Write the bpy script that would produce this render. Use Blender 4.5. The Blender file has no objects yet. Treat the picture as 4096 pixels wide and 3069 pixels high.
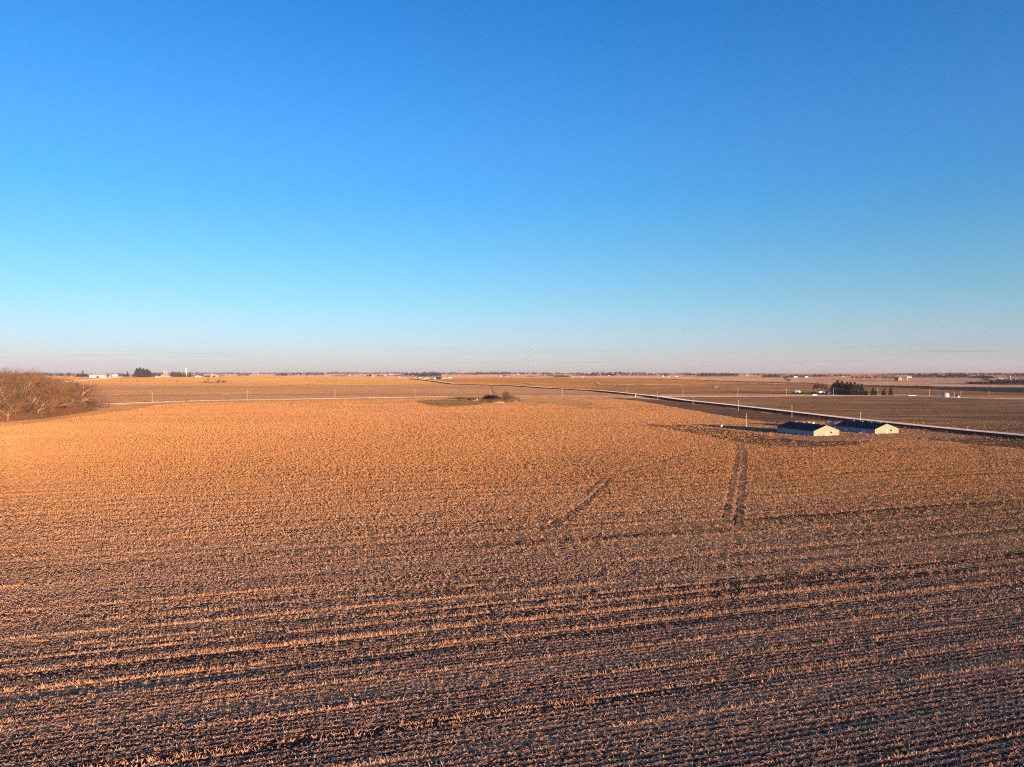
import bpy, math, random
import numpy as np
from mathutils import Vector, Matrix, Euler

R = math.radians
random.seed(11)
rng = np.random.default_rng(11)
scene = bpy.context.scene
col = scene.collection

# ------------------------------------------------------------------ camera
FPX = 2840.0
CAMH = 30.0
PITCH = math.atan(43.5 / FPX)
ROLL = R(0.11)
camd = bpy.data.cameras.new('camera')
scene.cycles.filter_width = 1.15
scene.cycles.use_denoising = False      # the field is all grain: a denoiser would smear the stubble
camd.sensor_width = 36.0
camd.lens = 36.0 * FPX / 4096.0
camd.clip_start = 0.5
camd.clip_end = 60000
cam = bpy.data.objects.new('camera', camd)
col.objects.link(cam)
CM = (Matrix.Rotation(math.pi / 2 - PITCH, 4, 'X') @ Matrix.Rotation(-ROLL, 4, 'Z'))
cam.matrix_world = Matrix.Translation((0, 0, CAMH)) @ CM
scene.camera = cam
CR = np.array(CM.to_3x3())


# ------------------------------------------------------------------ terrain height (numpy)
def sstep(t):
    t = np.clip(t, 0, 1)
    return t * t * (3 - 2 * t)


HILLS = [  # x, y, radius x, radius y, height : the gentle swells of the fields
    (-95, 400, 90, 70, -0.25), (10, 215, 30, 28, -0.55), (-20, 300, 60, 40, 0.5),
    (95, 235, 40, 35, 0.4), (-60, 165, 60, 30, 0.12), (15, 262, 22, 26, -0.5), (70, 150, 50, 22, -0.35),
    (-150, 260, 60, 60, -0.1), (40, 400, 60, 50, 0.5), (150, 190, 50, 40, -0.3),
    (120, 130, 40, 20, 0.3), (-180, 700, 160, 60, 0.8), (60, 760, 200, 60, -0.8),
    (520, 1500, 400, 160, 3.0), (700, 1150, 500, 90, -2.0),
]


def H(x, y):
    x = np.asarray(x, float); y = np.asarray(y, float)
    r = np.hypot(x, y)
    z = 14.0 * sstep((r - 900) / 3000)
    for cx, cy, rx, ry, h in HILLS:
        z = z + h * np.exp(-((x - cx) / rx) ** 2 - ((y - cy) / ry) ** 2)
    z = z + 0.10 * np.sin(x * 0.043 + 1.3 * np.sin(y * 0.02)) * np.cos(y * 0.05 + 0.7) * np.clip(1 - r / 700, 0, 1)
    # roll of the distant land
    far = sstep((r - 1600) / 1500)
    z = z + far * 1.2 * np.sin(x * 0.0021 + 0.6) * np.sin(y * 0.0016 + 1.1)
    return z


def at(px, py):
    """photo pixel -> point on the terrain (vectorised)"""
    px = np.atleast_1d(np.asarray(px, float)); py = np.atleast_1d(np.asarray(py, float))
    l = np.stack([(px - 2048) / FPX, -(py - 1534.5) / FPX, -np.ones_like(px)], -1)
    d = l @ CR.T
    hor = np.hypot(d[:, 0], d[:, 1])
    d = d / hor[:, None]
    lo = np.full(len(px), 20.0); hi = np.full(len(px), 15500.0)
    done = np.zeros(len(px), bool)
    prev = lo.copy()
    t = 20.0
    while t < 15500:
        z = CAMH + d[:, 2] * t
        hit = (z <= H(d[:, 0] * t, d[:, 1] * t)) & ~done
        hi[hit] = t; lo[hit] = prev[hit]
        done |= hit
        prev[:] = t
        t *= 1.02
    lo[~done] = 15500.0
    for _ in range(24):
        m = (lo + hi) / 2
        z = CAMH + d[:, 2] * m
        under = z <= H(d[:, 0] * m, d[:, 1] * m)
        hi = np.where(under, m, hi); lo = np.where(under, lo, m)
    X = d[:, 0] * hi; Y = d[:, 1] * hi
    return np.stack([X, Y, H(X, Y)], -1)


def at1(px, py):
    return Vector(at(px, py)[0])


def mpp(p):
    """metres per photo pixel at a point"""
    return (CR.T @ np.array([p[0], p[1], p[2] - CAMH]))[2] / -FPX


# ------------------------------------------------------------------ objects
def tag(o, label=None, cat=None, group=None, kind=None):
    if label: o['label'] = label
    if cat: o['category'] = cat
    if group: o['group'] = group
    if kind: o['kind'] = kind
    return o


def empty(name, loc, rz=0.0):
    o = bpy.data.objects.new(name, None)
    o.location = loc; o.rotation_euler = (0, 0, rz)
    o.empty_display_size = 0.5
    col.objects.link(o)
    return o


class MB:
    """collects polygons, built as ONE mesh object"""
    def __init__(s):
        s.v = []; s.f = []

    def poly(s, pts):
        n = len(s.v); s.v += [tuple(p) for p in pts]; s.f.append(tuple(range(n, n + len(pts)))); return s

    def box(s, x0, x1, y0, y1, z0, z1):
        n = len(s.v)
        s.v += [(x, y, z) for z in (z0, z1) for x, y in ((x0, y0), (x1, y0), (x1, y1), (x0, y1))]
        for q in ((3, 2, 1, 0), (4, 5, 6, 7), (0, 1, 5, 4), (1, 2, 6, 5), (2, 3, 7, 6), (3, 0, 4, 7)):
            s.f.append(tuple(n + i for i in q))
        return s

    def prism(s, prof, y0, y1):
        """profile of (x, z) swept along y"""
        n = len(s.v); k = len(prof)
        s.v += [(x, y0, z) for x, z in prof] + [(x, y1, z) for x, z in prof]
        s.f.append(tuple(range(n, n + k))); s.f.append(tuple(range(n + 2 * k - 1, n + k - 1, -1)))
        for i in range(k):
            j = (i + 1) % k
            s.f.append((n + i, n + k + i, n + k + j, n + j))
        return s

    def tube(s, p0, p1, r0, r1, k=4, cap=False):
        p0 = Vector(p0); p1 = Vector(p1); d = (p1 - p0)
        if d.length < 1e-6: return s
        a = d.orthogonal().normalized(); b = d.normalized().cross(a)
        n = len(s.v)
        for p, r in ((p0, r0), (p1, r1)):
            for i in range(k):
                t = 2 * math.pi * i / k
                s.v.append(tuple(p + a * (r * math.cos(t)) + b * (r * math.sin(t))))
        for i in range(k):
            j = (i + 1) % k
            s.f.append((n + i, n + j, n + k + j, n + k + i))
        if cap:
            s.f.append(tuple(n + i for i in range(k - 1, -1, -1))); s.f.append(tuple(n + k + i for i in range(k)))
        return s

    def lathe(s, prof, cx=0, cy=0, k=20):
        n = len(s.v); m = len(prof)
        for r, z in prof:
            for i in range(k):
                t = 2 * math.pi * i / k
                s.v.append((cx + r * math.cos(t), cy + r * math.sin(t), z))
        for a in range(m - 1):
            for i in range(k):
                j = (i + 1) % k
                s.f.append((n + a * k + i, n + a * k + j, n + (a + 1) * k + j, n + (a + 1) * k + i))
        s.f.append(tuple(n + i for i in range(k - 1, -1, -1)))
        s.f.append(tuple(n + (m - 1) * k + i for i in range(k)))
        return s

    def blade(s, p, d, w, side=None):
        p = Vector(p); d = Vector(d)
        sd = side if side is not None else d.orthogonal().normalized()
        sd = sd * (w / 2)
        n = len(s.v)
        s.v += [tuple(p - sd), tuple(p + sd), tuple(p + d)]
        s.f.append((n, n + 1, n + 2))
        return s

    def mesh(s, name):
        me = bpy.data.meshes.new(name); me.from_pydata(s.v, [], s.f); me.update(); return me

    def build(s, name, mat, parent=None, smooth=False):
        me = s.mesh(name); me.materials.append(mat)
        if smooth:
            me.shade_smooth()
        o = bpy.data.objects.new(name, me); col.objects.link(o)
        if parent is not None: o.parent = parent
        return o


def quads_mesh(name, V, mat, attr=None):
    """V (n,4,3) -> mesh of separate quads, fast"""
    n = len(V)
    me = bpy.data.meshes.new(name)
    me.vertices.add(n * 4); me.vertices.foreach_set('co', V.reshape(-1).astype(np.float32))
    me.loops.add(n * 4); me.loops.foreach_set('vertex_index', np.arange(n * 4, dtype=np.int32))
    me.polygons.add(n); me.polygons.foreach_set('loop_start', np.arange(0, n * 4, 4, dtype=np.int32))
    me.update(calc_edges=True)
    if attr is not None:
        a = me.attributes.new('tone', 'FLOAT', 'FACE'); a.data.foreach_set('value', attr.astype(np.float32))
    me.materials.append(mat)
    o = bpy.data.objects.new(name, me); col.objects.link(o)
    return o


def copy_tree(o, parent=None):
    c = o.copy(); col.objects.link(c)
    if parent is not None: c.parent = parent
    for ch in list(o.children): copy_tree(ch, c)
    return c


# ------------------------------------------------------------------ materials
def srgb(r, g, b):
    f = lambda c: (c / 255 / 12.92) if c / 255 <= 0.04045 else ((c / 255 + 0.055) / 1.055) ** 2.4
    return (f(r), f(g), f(b), 1)


def lin(*c): return (*c, 1)


class NT:
    def __init__(s, name):
        s.m = bpy.data.materials.new(name); s.m.use_nodes = True
        s.t = s.m.node_tree; s.t.nodes.clear()
        s.out = s.t.nodes.new('ShaderNodeOutputMaterial')

    def n(s, typ, **kw):
        nd = s.t.nodes.new(typ)
        for k, v in kw.items(): setattr(nd, k, v)
        return nd

    def link(s, a, b): s.t.links.new(a, b)

    def pos(s):
        return s.n('ShaderNodeNewGeometry').outputs['Position']

    def mapping(s, vec, scale, rz=0.0):
        r = s.n('ShaderNodeMapping'); r.inputs['Rotation'].default_value = (0, 0, rz)
        s.link(vec, r.inputs['Vector'])
        m = s.n('ShaderNodeMapping'); m.inputs['Scale'].default_value = scale
        s.link(r.outputs[0], m.inputs['Vector'])
        return m.outputs[0]

    def noise(s, vec, scale, detail=2.0, rough=0.5, dist=0.0):
        nd = s.n('ShaderNodeTexNoise'); nd.inputs['Scale'].default_value = scale
        nd.inputs['Detail'].default_value = detail; nd.inputs['Roughness'].default_value = rough
        nd.inputs['Distortion'].default_value = dist
        s.link(vec, nd.inputs['Vector'])
        return nd.outputs['Fac']

    def ramp(s, fac, a, b, lo=0.0, hi=1.0):
        m = s.n('ShaderNodeMapRange'); m.inputs['From Min'].default_value = a; m.inputs['From Max'].default_value = b
        m.inputs['To Min'].default_value = lo; m.inputs['To Max'].default_value = hi
        s.link(fac, m.inputs['Value'])
        return m.outputs[0]

    def math(s, op, a, b):
        m = s.n('ShaderNodeMath', operation=op)
        for i, v in enumerate((a, b)):
            if isinstance(v, (int, float)): m.inputs[i].default_value = v
            else: s.link(v, m.inputs[i])
        return m.outputs[0]

    def mix(s, fac, a, b):
        m = s.n('ShaderNodeMix', data_type='RGBA')
        if isinstance(fac, (int, float)): m.inputs[0].default_value = fac
        else: s.link(fac, m.inputs[0])
        for i, v in ((6, a), (7, b)):
            if isinstance(v, tuple): m.inputs[i].default_value = v
            else: s.link(v, m.inputs[i])
        return m.outputs[2]

    def finish(s, color, rough=0.9, bump=None, bstr=0.5, bdist=0.1, diffuse=False, metallic=0.0, spec=0.3, transl=0.0):
        if diffuse:
            sh = s.n('ShaderNodeBsdfDiffuse'); sh.inputs['Roughness'].default_value = 1.0
            cin = sh.inputs['Color']
        else:
            sh = s.n('ShaderNodeBsdfPrincipled'); sh.inputs['Roughness'].default_value = rough
            sh.inputs['Metallic'].default_value = metallic
            sh.inputs['Specular IOR Level'].default_value = spec
            cin = sh.inputs['Base Color']
        if isinstance(color, tuple): cin.default_value = color
        else: s.link(color, cin)
        if bump is not None:
            b = s.n('ShaderNodeBump'); b.inputs['Strength'].default_value = bstr; b.inputs['Distance'].default_value = bdist
            s.link(bump, b.inputs['Height']); s.link(b.outputs[0], sh.inputs['Normal'])
        o = sh.outputs[0]
        if transl:
            tr = s.n('ShaderNodeBsdfTranslucent')
            if isinstance(color, tuple): tr.inputs[0].default_value = color
            else: s.link(color, tr.inputs[0])
            mx = s.n('ShaderNodeMixShader'); mx.inputs[0].default_value = transl
            s.link(o, mx.inputs[1]); s.link(tr.outputs[0], mx.inputs[2]); o = mx.outputs[0]
        s.link(o, s.out.inputs['Surface'])
        return s.m


ROW = R(16.3)     # direction of the crop rows, from +X


def field_mat(name, ca, cb, cdark, big=0.012, fine=1.6, cover=0.5, streak=0.5, bstr=0.9, bdist=0.25, row=ROW, sx=0.03, sy=0.5):
    """ca/cb: straw or soil tones in large patches, cdark: bare soil between the pieces"""
    t = NT(name); p = t.pos()
    base = t.mix(t.ramp(t.noise(p, big, 4, 0.55), 0.38, 0.62), ca, cb)
    f = t.noise(p, fine, 3, 0.65)
    s1 = t.noise(t.mapping(p, (sx, sy, 1), -row), 1.0, 3, 0.6)
    s2 = t.noise(t.mapping(p, (sx * .3, sy * .25, 1), -row), 1.0, 2, 0.5)
    st = t.math('ADD', t.math('MULTIPLY', s1, 0.6), t.math('MULTIPLY', s2, 0.4))
    v = t.math('ADD', f, t.math('MULTIPLY', t.math('SUBTRACT', st, 0.5), streak * 1.6))
    th = 0.5 + (0.5 - cover) * 0.35
    m = t.ramp(v, th + 0.10, th - 0.10)
    c = t.mix(m, base, cdark)
    h = t.math('ADD', f, t.math('MULTIPLY', t.noise(p, fine * 2.7, 2, 0.6), 0.5))
    return t.finish(c, bump=h, bstr=bstr, bdist=bdist, diffuse=True)


def flat_mat(name, c, c2=None, scale=1.0, rough=0.8, metallic=0.0, bstr=0.0, spec=0.3, sc=(1, 1, 1)):
    t = NT(name)
    vec = t.n('ShaderNodeTexCoord').outputs['Object']
    f = t.noise(t.mapping(vec, sc), scale, 4, 0.6)
    cc = t.mix(t.ramp(f, 0.35, 0.65), c, c2 or tuple(x * 0.75 for x in c[:3]) + (1,))
    return t.finish(cc, rough=rough, metallic=metallic, bump=f if bstr else None, bstr=bstr, bdist=0.05, spec=spec)


def ribbed_mat(name, c, period=0.5, axis=0, metallic=0.0, rough=0.5, c2=None):
    t = NT(name)
    vec = t.n('ShaderNodeTexCoord').outputs['Object']
    w = t.n('ShaderNodeTexWave', wave_type='BANDS', bands_direction='XYZ'[axis], wave_profile='SIN')
    w.inputs['Scale'].default_value = 0.314 / period * 1.0
    t.link(vec, w.inputs['Vector'])
    f = t.noise(vec, 0.6, 4, 0.6)
    cc = t.mix(t.ramp(f, 0.3, 0.7), c, c2 or tuple(x * 0.8 for x in c[:3]) + (1,))
    return t.finish(cc, rough=rough, metallic=metallic, bump=w.outputs['Fac'], bstr=0.5, bdist=0.05)


def foliage_mat(name, a, b, transl=0.25, scale=0.35):
    t = NT(name); p = t.pos()
    f = t.noise(p, scale, 3, 0.6)
    return t.finish(t.mix(t.ramp(f, 0.35, 0.65), a, b), diffuse=True, transl=transl)


def straw_mat(name, cs):
    t = NT(name)
    a = t.n('ShaderNodeAttribute', attribute_name='tone')
    r = t.n('ShaderNodeValToRGB')
    el = r.color_ramp.elements
    el[0].position = 0; el[0].color = cs[0]; el[1].position = 1; el[1].color = cs[-1]
    for i, c in enumerate(cs[1:-1]):
        e = el.new((i + 1) / (len(cs) - 1)); e.color = c
    t.link(a.outputs['Fac'], r.inputs['Fac'])
    return t.finish(r.outputs[0], diffuse=True, transl=0.15)


M = {}
SOIL = lin(0.045, 0.032, 0.028)
M['ground'] = field_mat('far_land', lin(.42, .26, .16), lin(.36, .21, .12), lin(.24, .14, .09), big=0.0012, fine=0.05, cover=.75, sx=.0006, sy=.004, row=R(4), bdist=2)
M['stubble'] = None
M['gold'] = field_mat('golden_field', lin(.52, .275, .085), lin(.45, .235, .07), lin(.34, .17, .055), big=.004, fine=.4, cover=.8, sx=.002, sy=.02, row=R(3), bdist=.8, streak=.7)
M['pink'] = field_mat('tilled_pale', lin(.38, .215, .105), lin(.32, .175, .085), lin(.24, .125, .065), big=.005, fine=.5, cover=.75, sx=.003, sy=.035, row=R(5), bdist=.6, streak=.8)
M['orange'] = field_mat('orange_field', lin(.46, .215, .055), lin(.35, .165, .045), lin(.22, .105, .04), big=.003, fine=.35, cover=.7, sx=.002, sy=.015, row=R(-2), bdist=.9, streak=.9)
M['brown'] = field_mat('brown_field', lin(.42, .21, .08), lin(.28, .145, .062), lin(.14, .076, .042), big=.01, fine=.5, cover=.55, sx=.01, sy=.12, row=R(-6), bdist=.6, streak=.7)
M['umber'] = field_mat('umber_field', lin(.39, .21, .10), lin(.30, .16, .08), lin(.11, .063, .042), big=.012, fine=.9, cover=.5, sx=.02, sy=.25, row=R(-8), bdist=.4, streak=.7)
M['dark'] = field_mat('slope_shade', lin(.05, .038, .036), lin(.035, .028, .03), lin(.02, .018, .02), big=.006, fine=.6, cover=.6, sx=.005, sy=.08, row=R(-4), bdist=.3)  # near-black tone stands in for shade on a field slope
M['verge'] = field_mat('verge', lin(.46, .27, .16), lin(.38, .22, .12), lin(.24, .14, .08), big=.02, fine=.8, cover=.75, sx=.01, sy=.2, row=R(0), bdist=.4)
M['strip'] = field_mat('field_edge', lin(.38, .21, .075), lin(.27, .15, .06), lin(.12, .068, .035), big=.02, fine=.9, cover=.55, sx=.02, sy=.3, row=R(12), bdist=.4)
M['edge'] = field_mat('field_margin', lin(.50, .27, .10), lin(.40, .215, .085), lin(.22, .12, .06), big=.03, fine=.9, cover=.65, sx=.02, sy=.3, row=R(12), bdist=.4)
M['thin'] = field_mat('thin_stubble', lin(.23, .125, .065), lin(.17, .095, .055), lin(.065, .042, .035), big=.02, fine=1.3, cover=.5, sx=.03, sy=.5, row=R(-20), bdist=.35)
M['lawn'] = field_mat('lawn', lin(.24, .135, .085), lin(.29, .165, .095), lin(.12, .07, .05), big=.05, fine=1.0, cover=.65, sx=.05, sy=.2, row=R(15), bdist=.2, bstr=.5)
M['ditch'] = field_mat('shade_darkened_grass', lin(.055, .042, .032), lin(.04, .034, .03), lin(.018, .016, .018), big=.05, fine=.8, cover=.5, sx=.3, sy=.3, bdist=.4)  # grass tone darkened to hold the shade of the road bank
M['gravel'] = field_mat('gravel', lin(.58, .49, .44), lin(.50, .42, .375), lin(.40, .33, .29), big=.03, fine=3, cover=.8, sx=.1, sy=.5, row=R(-80), bdist=.05, bstr=.4)
M['track'] = field_mat('track_soil', lin(.42, .22, .11), lin(.34, .18, .095), lin(.12, .07, .05), big=.05, fine=1.1, cover=.65, sx=.3, sy=.3, bdist=.3)


def main_field_mat():
    t = NT('corn_stubble'); p = t.pos()
    sep = t.n('ShaderNodeSeparateXYZ'); t.link(p, sep.inputs[0])
    rr = t.n('ShaderNodeVectorMath', operation='LENGTH'); t.link(p, rr.inputs[0])
    dist = rr.outputs['Value']
    big = t.noise(p, 0.014, 4, 0.55)
    straw = t.mix(t.ramp(big, .4, .62), lin(.66, .325, .12), lin(.54, .26, .10))
    straw = t.mix(t.ramp(dist, 70, 210), lin(.37, .225, .135), straw)
    fine = t.noise(p, 1.9, 3, 0.7)
    fine2 = t.noise(p, 5.5, 2, 0.6)
    rowv = t.mapping(p, (1, 1, 1), -ROW)
    s1 = t.noise(t.mapping(p, (.012, .42, 1), -ROW), 1.0, 3, .6)
    s2 = t.noise(t.mapping(p, (.006, .14, 1), -ROW), 1.0, 2, .5)
    sx = t.n('ShaderNodeSeparateXYZ'); t.link(rowv, sx.inputs[0])
    w = t.math('COSINE', t.math('MULTIPLY', sx.outputs[1], 2 * math.pi / 0.762), 0.0)
    w8 = t.math('COSINE', t.math('MULTIPLY', t.math('ADD', sx.outputs[1], -.6), 2 * math.pi / 6.096), 0.0)
    # share of bare soil seen between the straw: high near the gate corner, low up the field
    cov = t.ramp(dist, 60, 330, 0.30, 0.97)
    cov = t.math('SUBTRACT', cov, t.math('MULTIPLY', t.ramp(sep.outputs[0], -40, 170), 0.13))
    v = t.math('ADD', fine, t.math('MULTIPLY', t.math('SUBTRACT', s1, .5), 0.8))
    v = t.math('ADD', v, t.math('MULTIPLY', t.math('SUBTRACT', s2, .5), 0.8))
    v = t.math('ADD', v, t.math('MULTIPLY', w, 0.13))
    v = t.math('ADD', v, t.math('MULTIPLY', w8, 0.04))
    th = t.math('SUBTRACT', 0.68, t.math('MULTIPLY', cov, 0.38))
    m = t.ramp(t.math('SUBTRACT', v, th), -.07, .07)
    soil = t.mix(fine2, lin(.036, .025, .024), lin(.085, .054, .046))
    c = t.mix(m, soil, straw)
    h = t.math('ADD', fine, t.math('MULTIPLY', fine2, .45))
    h = t.math('ADD', h, t.math('MULTIPLY', w, .12))
    return t.finish(c, bump=h, bstr=1.0, bdist=0.3, diffuse=True)


M['stubble'] = main_field_mat()
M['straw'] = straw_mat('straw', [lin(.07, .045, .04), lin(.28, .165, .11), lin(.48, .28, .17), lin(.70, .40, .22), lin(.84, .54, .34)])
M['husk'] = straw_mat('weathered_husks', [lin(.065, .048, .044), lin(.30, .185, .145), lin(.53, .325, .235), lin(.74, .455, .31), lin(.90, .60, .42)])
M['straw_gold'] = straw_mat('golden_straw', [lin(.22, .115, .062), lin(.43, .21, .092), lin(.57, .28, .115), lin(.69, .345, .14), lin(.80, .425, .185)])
M['bark'] = flat_mat('pale_bark', lin(.42, .27, .17), lin(.26, .16, .11), 2.0)
M['bark_dark'] = flat_mat('dark_bark', lin(.12, .08, .06), lin(.07, .05, .045), 2.0)
M['twig'] = foliage_mat('bare_twigs', lin(.25, .132, .068), lin(.145, .078, .045), .1, .15)
M['twig_grey'] = foliage_mat('purple_grey_twigs', lin(.17, .105, .068), lin(.105, .066, .048), .1, .15)
M['twig_dark'] = foliage_mat('dark_brown_twigs', lin(.11, .07, .055), lin(.075, .05, .045), .1, .12)
M['brush'] = foliage_mat('dry_brush', lin(.36, .19, .085), lin(.22, .115, .055), .15, .5)
M['weed_dark'] = foliage_mat('dark_weeds', lin(.045, .035, .032), lin(.025, .022, .026), .1, .5)
M['needle'] = foliage_mat('dark_needles', lin(.030, .042, .026), lin(.018, .026, .020), .1, .3)
M['needle_yellow'] = foliage_mat('yellow_green_needles', lin(.12, .105, .028), lin(.065, .065, .024), .15, .3)  # yellow-green needle colour of some pines
M['far_bare'] = foliage_mat('far_bare_crowns', lin(.085, .058, .055), lin(.055, .042, .044), .1, .02)
M['far_dark'] = foliage_mat('far_dark_crowns', lin(.028, .03, .03), lin(.02, .022, .026), .1, .02)
M['white'] = flat_mat('white_metal', lin(.80, .76, .70), lin(.68, .64, .60), .5, rough=.5)
M['cream'] = ribbed_mat('cream_siding', lin(.42, .30, .195), .6, 0, rough=.6)
M['tan'] = flat_mat('tan_concrete', lin(.56, .38, .20), lin(.44, .29, .16), .4)
M['wallgrey'] = flat_mat('blue_grey_wall', lin(.40, .40, .44), lin(.27, .28, .32), .9, sc=(1, 1, 2.5))  # blue-grey tone, used on the left side wall alone
M['concrete'] = flat_mat('concrete', lin(.42, .38, .36), lin(.30, .28, .27), .8)
M['roof'] = flat_mat('navy_roof', lin(.020, .014, .028), lin(.015, .011, .022), .25, rough=.8, spec=.15)
M['farroof'] = flat_mat('slate_blue_roof', lin(.09, .11, .15), lin(.07, .085, .12), .3, rough=.5)
M['greyroof'] = flat_mat('grey_roof', lin(.25, .22, .22), lin(.18, .16, .17), .3)
M['galv'] = ribbed_mat('galvanised_steel', lin(.58, .56, .52), .35, 2, metallic=.25, rough=.45)
M['galv_dull'] = flat_mat('dull_steel', lin(.40, .37, .34), lin(.28, .26, .25), 1.2, metallic=.2, rough=.5)
M['black'] = flat_mat('black_soil_heap', lin(.018, .015, .018), lin(.010, .010, .012), .6, bstr=.3)
M['mound'] = flat_mat('orange_soil_heap', lin(.34, .17, .05), lin(.18, .09, .035), .35, bstr=.6)
M['tarp'] = flat_mat('pale_blue_tarp', lin(.55, .56, .60), lin(.42, .44, .50), .5)
M['glass'] = flat_mat('dark_glass', lin(.02, .02, .025), None, 1, rough=.15, spec=.6)
M['rubber'] = flat_mat('rubber', lin(.02, .02, .02), None, 1)
M['pole'] = flat_mat('pole_wood', lin(.62, .46, .32), lin(.50, .36, .25), .7)
M['red'] = flat_mat('red_paint', lin(.35, .05, .04), None, 1)
M['mastred'] = flat_mat('faded_red_paint', lin(.075, .075, .085), None, 1)
M['rock'] = flat_mat('field_stone', lin(.52, .44, .36), lin(.28, .22, .2), 1.2, bstr=.4)
M['rust'] = flat_mat('yellow_ochre_metal', lin(.52, .32, .09), lin(.40, .22, .07), 1.2)
M['cable'] = flat_mat('cable', lin(.25, .22, .22), None, 1)
M['darkmetal'] = flat_mat('dark_iron', lin(.035, .03, .03), None, 1)

# ------------------------------------------------------------------ world, sun, haze
SUN_AZ = R(144.5)      # clockwise from +Y (sun stands behind the camera, to the right)
SUN_EL = R(4.5)
w = bpy.data.worlds.new('World'); scene.world = w; w.use_nodes = True
nt = w.node_tree; nt.nodes.clear()
wo = nt.nodes.new('ShaderNodeOutputWorld'); bg = nt.nodes.new('ShaderNodeBackground')
sky = nt.nodes.new('ShaderNodeTexSky'); sky.sky_type = 'NISHITA'; sky.sun_disc = False
sky.sun_elevation = SUN_EL; sky.sun_rotation = SUN_AZ
sky.altitude = 300; sky.air_density = 1.0; sky.dust_density = 0.6; sky.ozone_density = 2.0
# deeper blue aloft, rosy band at the horizon opposite the low sun
tc = nt.nodes.new('ShaderNodeTexCoord'); sx_ = nt.nodes.new('ShaderNodeSeparateXYZ')
nt.links.new(tc.outputs['Generated'], sx_.inputs[0])
mr = nt.nodes.new('ShaderNodeMapRange'); mr.inputs['From Max'].default_value = 0.5
nt.links.new(sx_.outputs[2], mr.inputs['Value'])
cr_w = nt.nodes.new('ShaderNodeValToRGB'); nt.links.new(mr.outputs[0], cr_w.inputs['Fac'])
el_ = cr_w.color_ramp.elements
SKYT = [(0.0, (0.74, 0.92, 2.45)), (0.064, (0.56, 0.75, 1.75)), (0.12, (0.51, 0.69, 1.28)), (0.204, (0.42, 0.665, 1.02)), (0.34, (0.315, 0.645, 0.96)), (0.47, (0.235, 0.635, 1.03)), (0.6, (0.23, 0.635, 1.08)), (0.72, (0.19, 0.62, 1.1)), (0.93, (0.12, 0.57, 1.08))]
el_[0].position = 0; el_[0].color = (*[c / 1.5 for c in SKYT[0][1]], 1)
el_[1].position = .93; el_[1].color = (*[c / 1.5 for c in SKYT[-1][1]], 1)
for q_, c_ in SKYT[1:-1]:
    e_ = el_.new(q_); e_.color = (*[c / 1.5 for c in c_], 1)
mxw = nt.nodes.new('ShaderNodeMix'); mxw.data_type = 'RGBA'; mxw.blend_type = 'MULTIPLY'; mxw.inputs[0].default_value = 1
nt.links.new(sky.outputs[0], mxw.inputs[6]); nt.links.new(cr_w.outputs[0], mxw.inputs[7])
vs_ = nt.nodes.new('ShaderNodeVectorMath'); vs_.operation = 'SCALE'; vs_.inputs['Scale'].default_value = 1.5
nt.links.new(mxw.outputs[2], vs_.inputs[0]); # faint low streaks of cloud and uneven haze near the horizon
mp_ = nt.nodes.new('ShaderNodeMapping'); mp_.inputs['Scale'].default_value = (5, 5, 230); nt.links.new(tc.outputs['Generated'], mp_.inputs['Vector'])
nz_ = nt.nodes.new('ShaderNodeTexNoise'); nz_.inputs['Scale'].default_value = 1.0; nz_.inputs['Detail'].default_value = 3; nt.links.new(mp_.outputs[0], nz_.inputs['Vector'])
a_ = nt.nodes.new('ShaderNodeMapRange'); a_.inputs['From Min'].default_value = .56; a_.inputs['From Max'].default_value = .74; nt.links.new(nz_.outputs['Fac'], a_.inputs['Value'])
b_ = nt.nodes.new('ShaderNodeMapRange'); b_.inputs['From Min'].default_value = .045; b_.inputs['From Max'].default_value = .02; nt.links.new(sx_.outputs[2], b_.inputs['Value'])
c_m = nt.nodes.new('ShaderNodeMath'); c_m.operation = 'MULTIPLY'; nt.links.new(a_.outputs[0], c_m.inputs[0]); nt.links.new(b_.outputs[0], c_m.inputs[1])
cm_ = nt.nodes.new('ShaderNodeMix'); cm_.data_type = 'RGBA'; cm_.inputs[6].default_value = (1, 1, 1, 1); cm_.inputs[7].default_value = (.80, .83, .90, 1)
nt.links.new(c_m.outputs[0], cm_.inputs[0])
cx_ = nt.nodes.new('ShaderNodeMix'); cx_.data_type = 'RGBA'; cx_.blend_type = 'MULTIPLY'; cx_.inputs[0].default_value = 1
nt.links.new(vs_.outputs[0], cx_.inputs[6]); nt.links.new(cm_.outputs[2], cx_.inputs[7]); nt.links.new(cx_.outputs[2], bg.inputs['Color']); nt.links.new(bg.outputs[0], wo.inputs['Surface'])
bg.inputs['Strength'].default_value = 0.15
sd = bpy.data.lights.new('sun', 'SUN'); sd.energy = 5.0; sd.angle = R(0.5); sd.color = (1.0, 0.66, 0.40)
so = bpy.data.objects.new('sun', sd); col.objects.link(so)
sdir = Vector((math.sin(SUN_AZ) * math.cos(SUN_EL), math.cos(SUN_AZ) * math.cos(SUN_EL), math.sin(SUN_EL)))
so.rotation_euler = sdir.to_track_quat('Z', 'Y').to_euler(); so.location = (0, 0, 200)
scene.view_settings.view_transform = 'Standard'; scene.view_settings.look = 'None'
scene.view_settings.exposure = 1.23; scene.view_settings.gamma = 1.0

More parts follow.
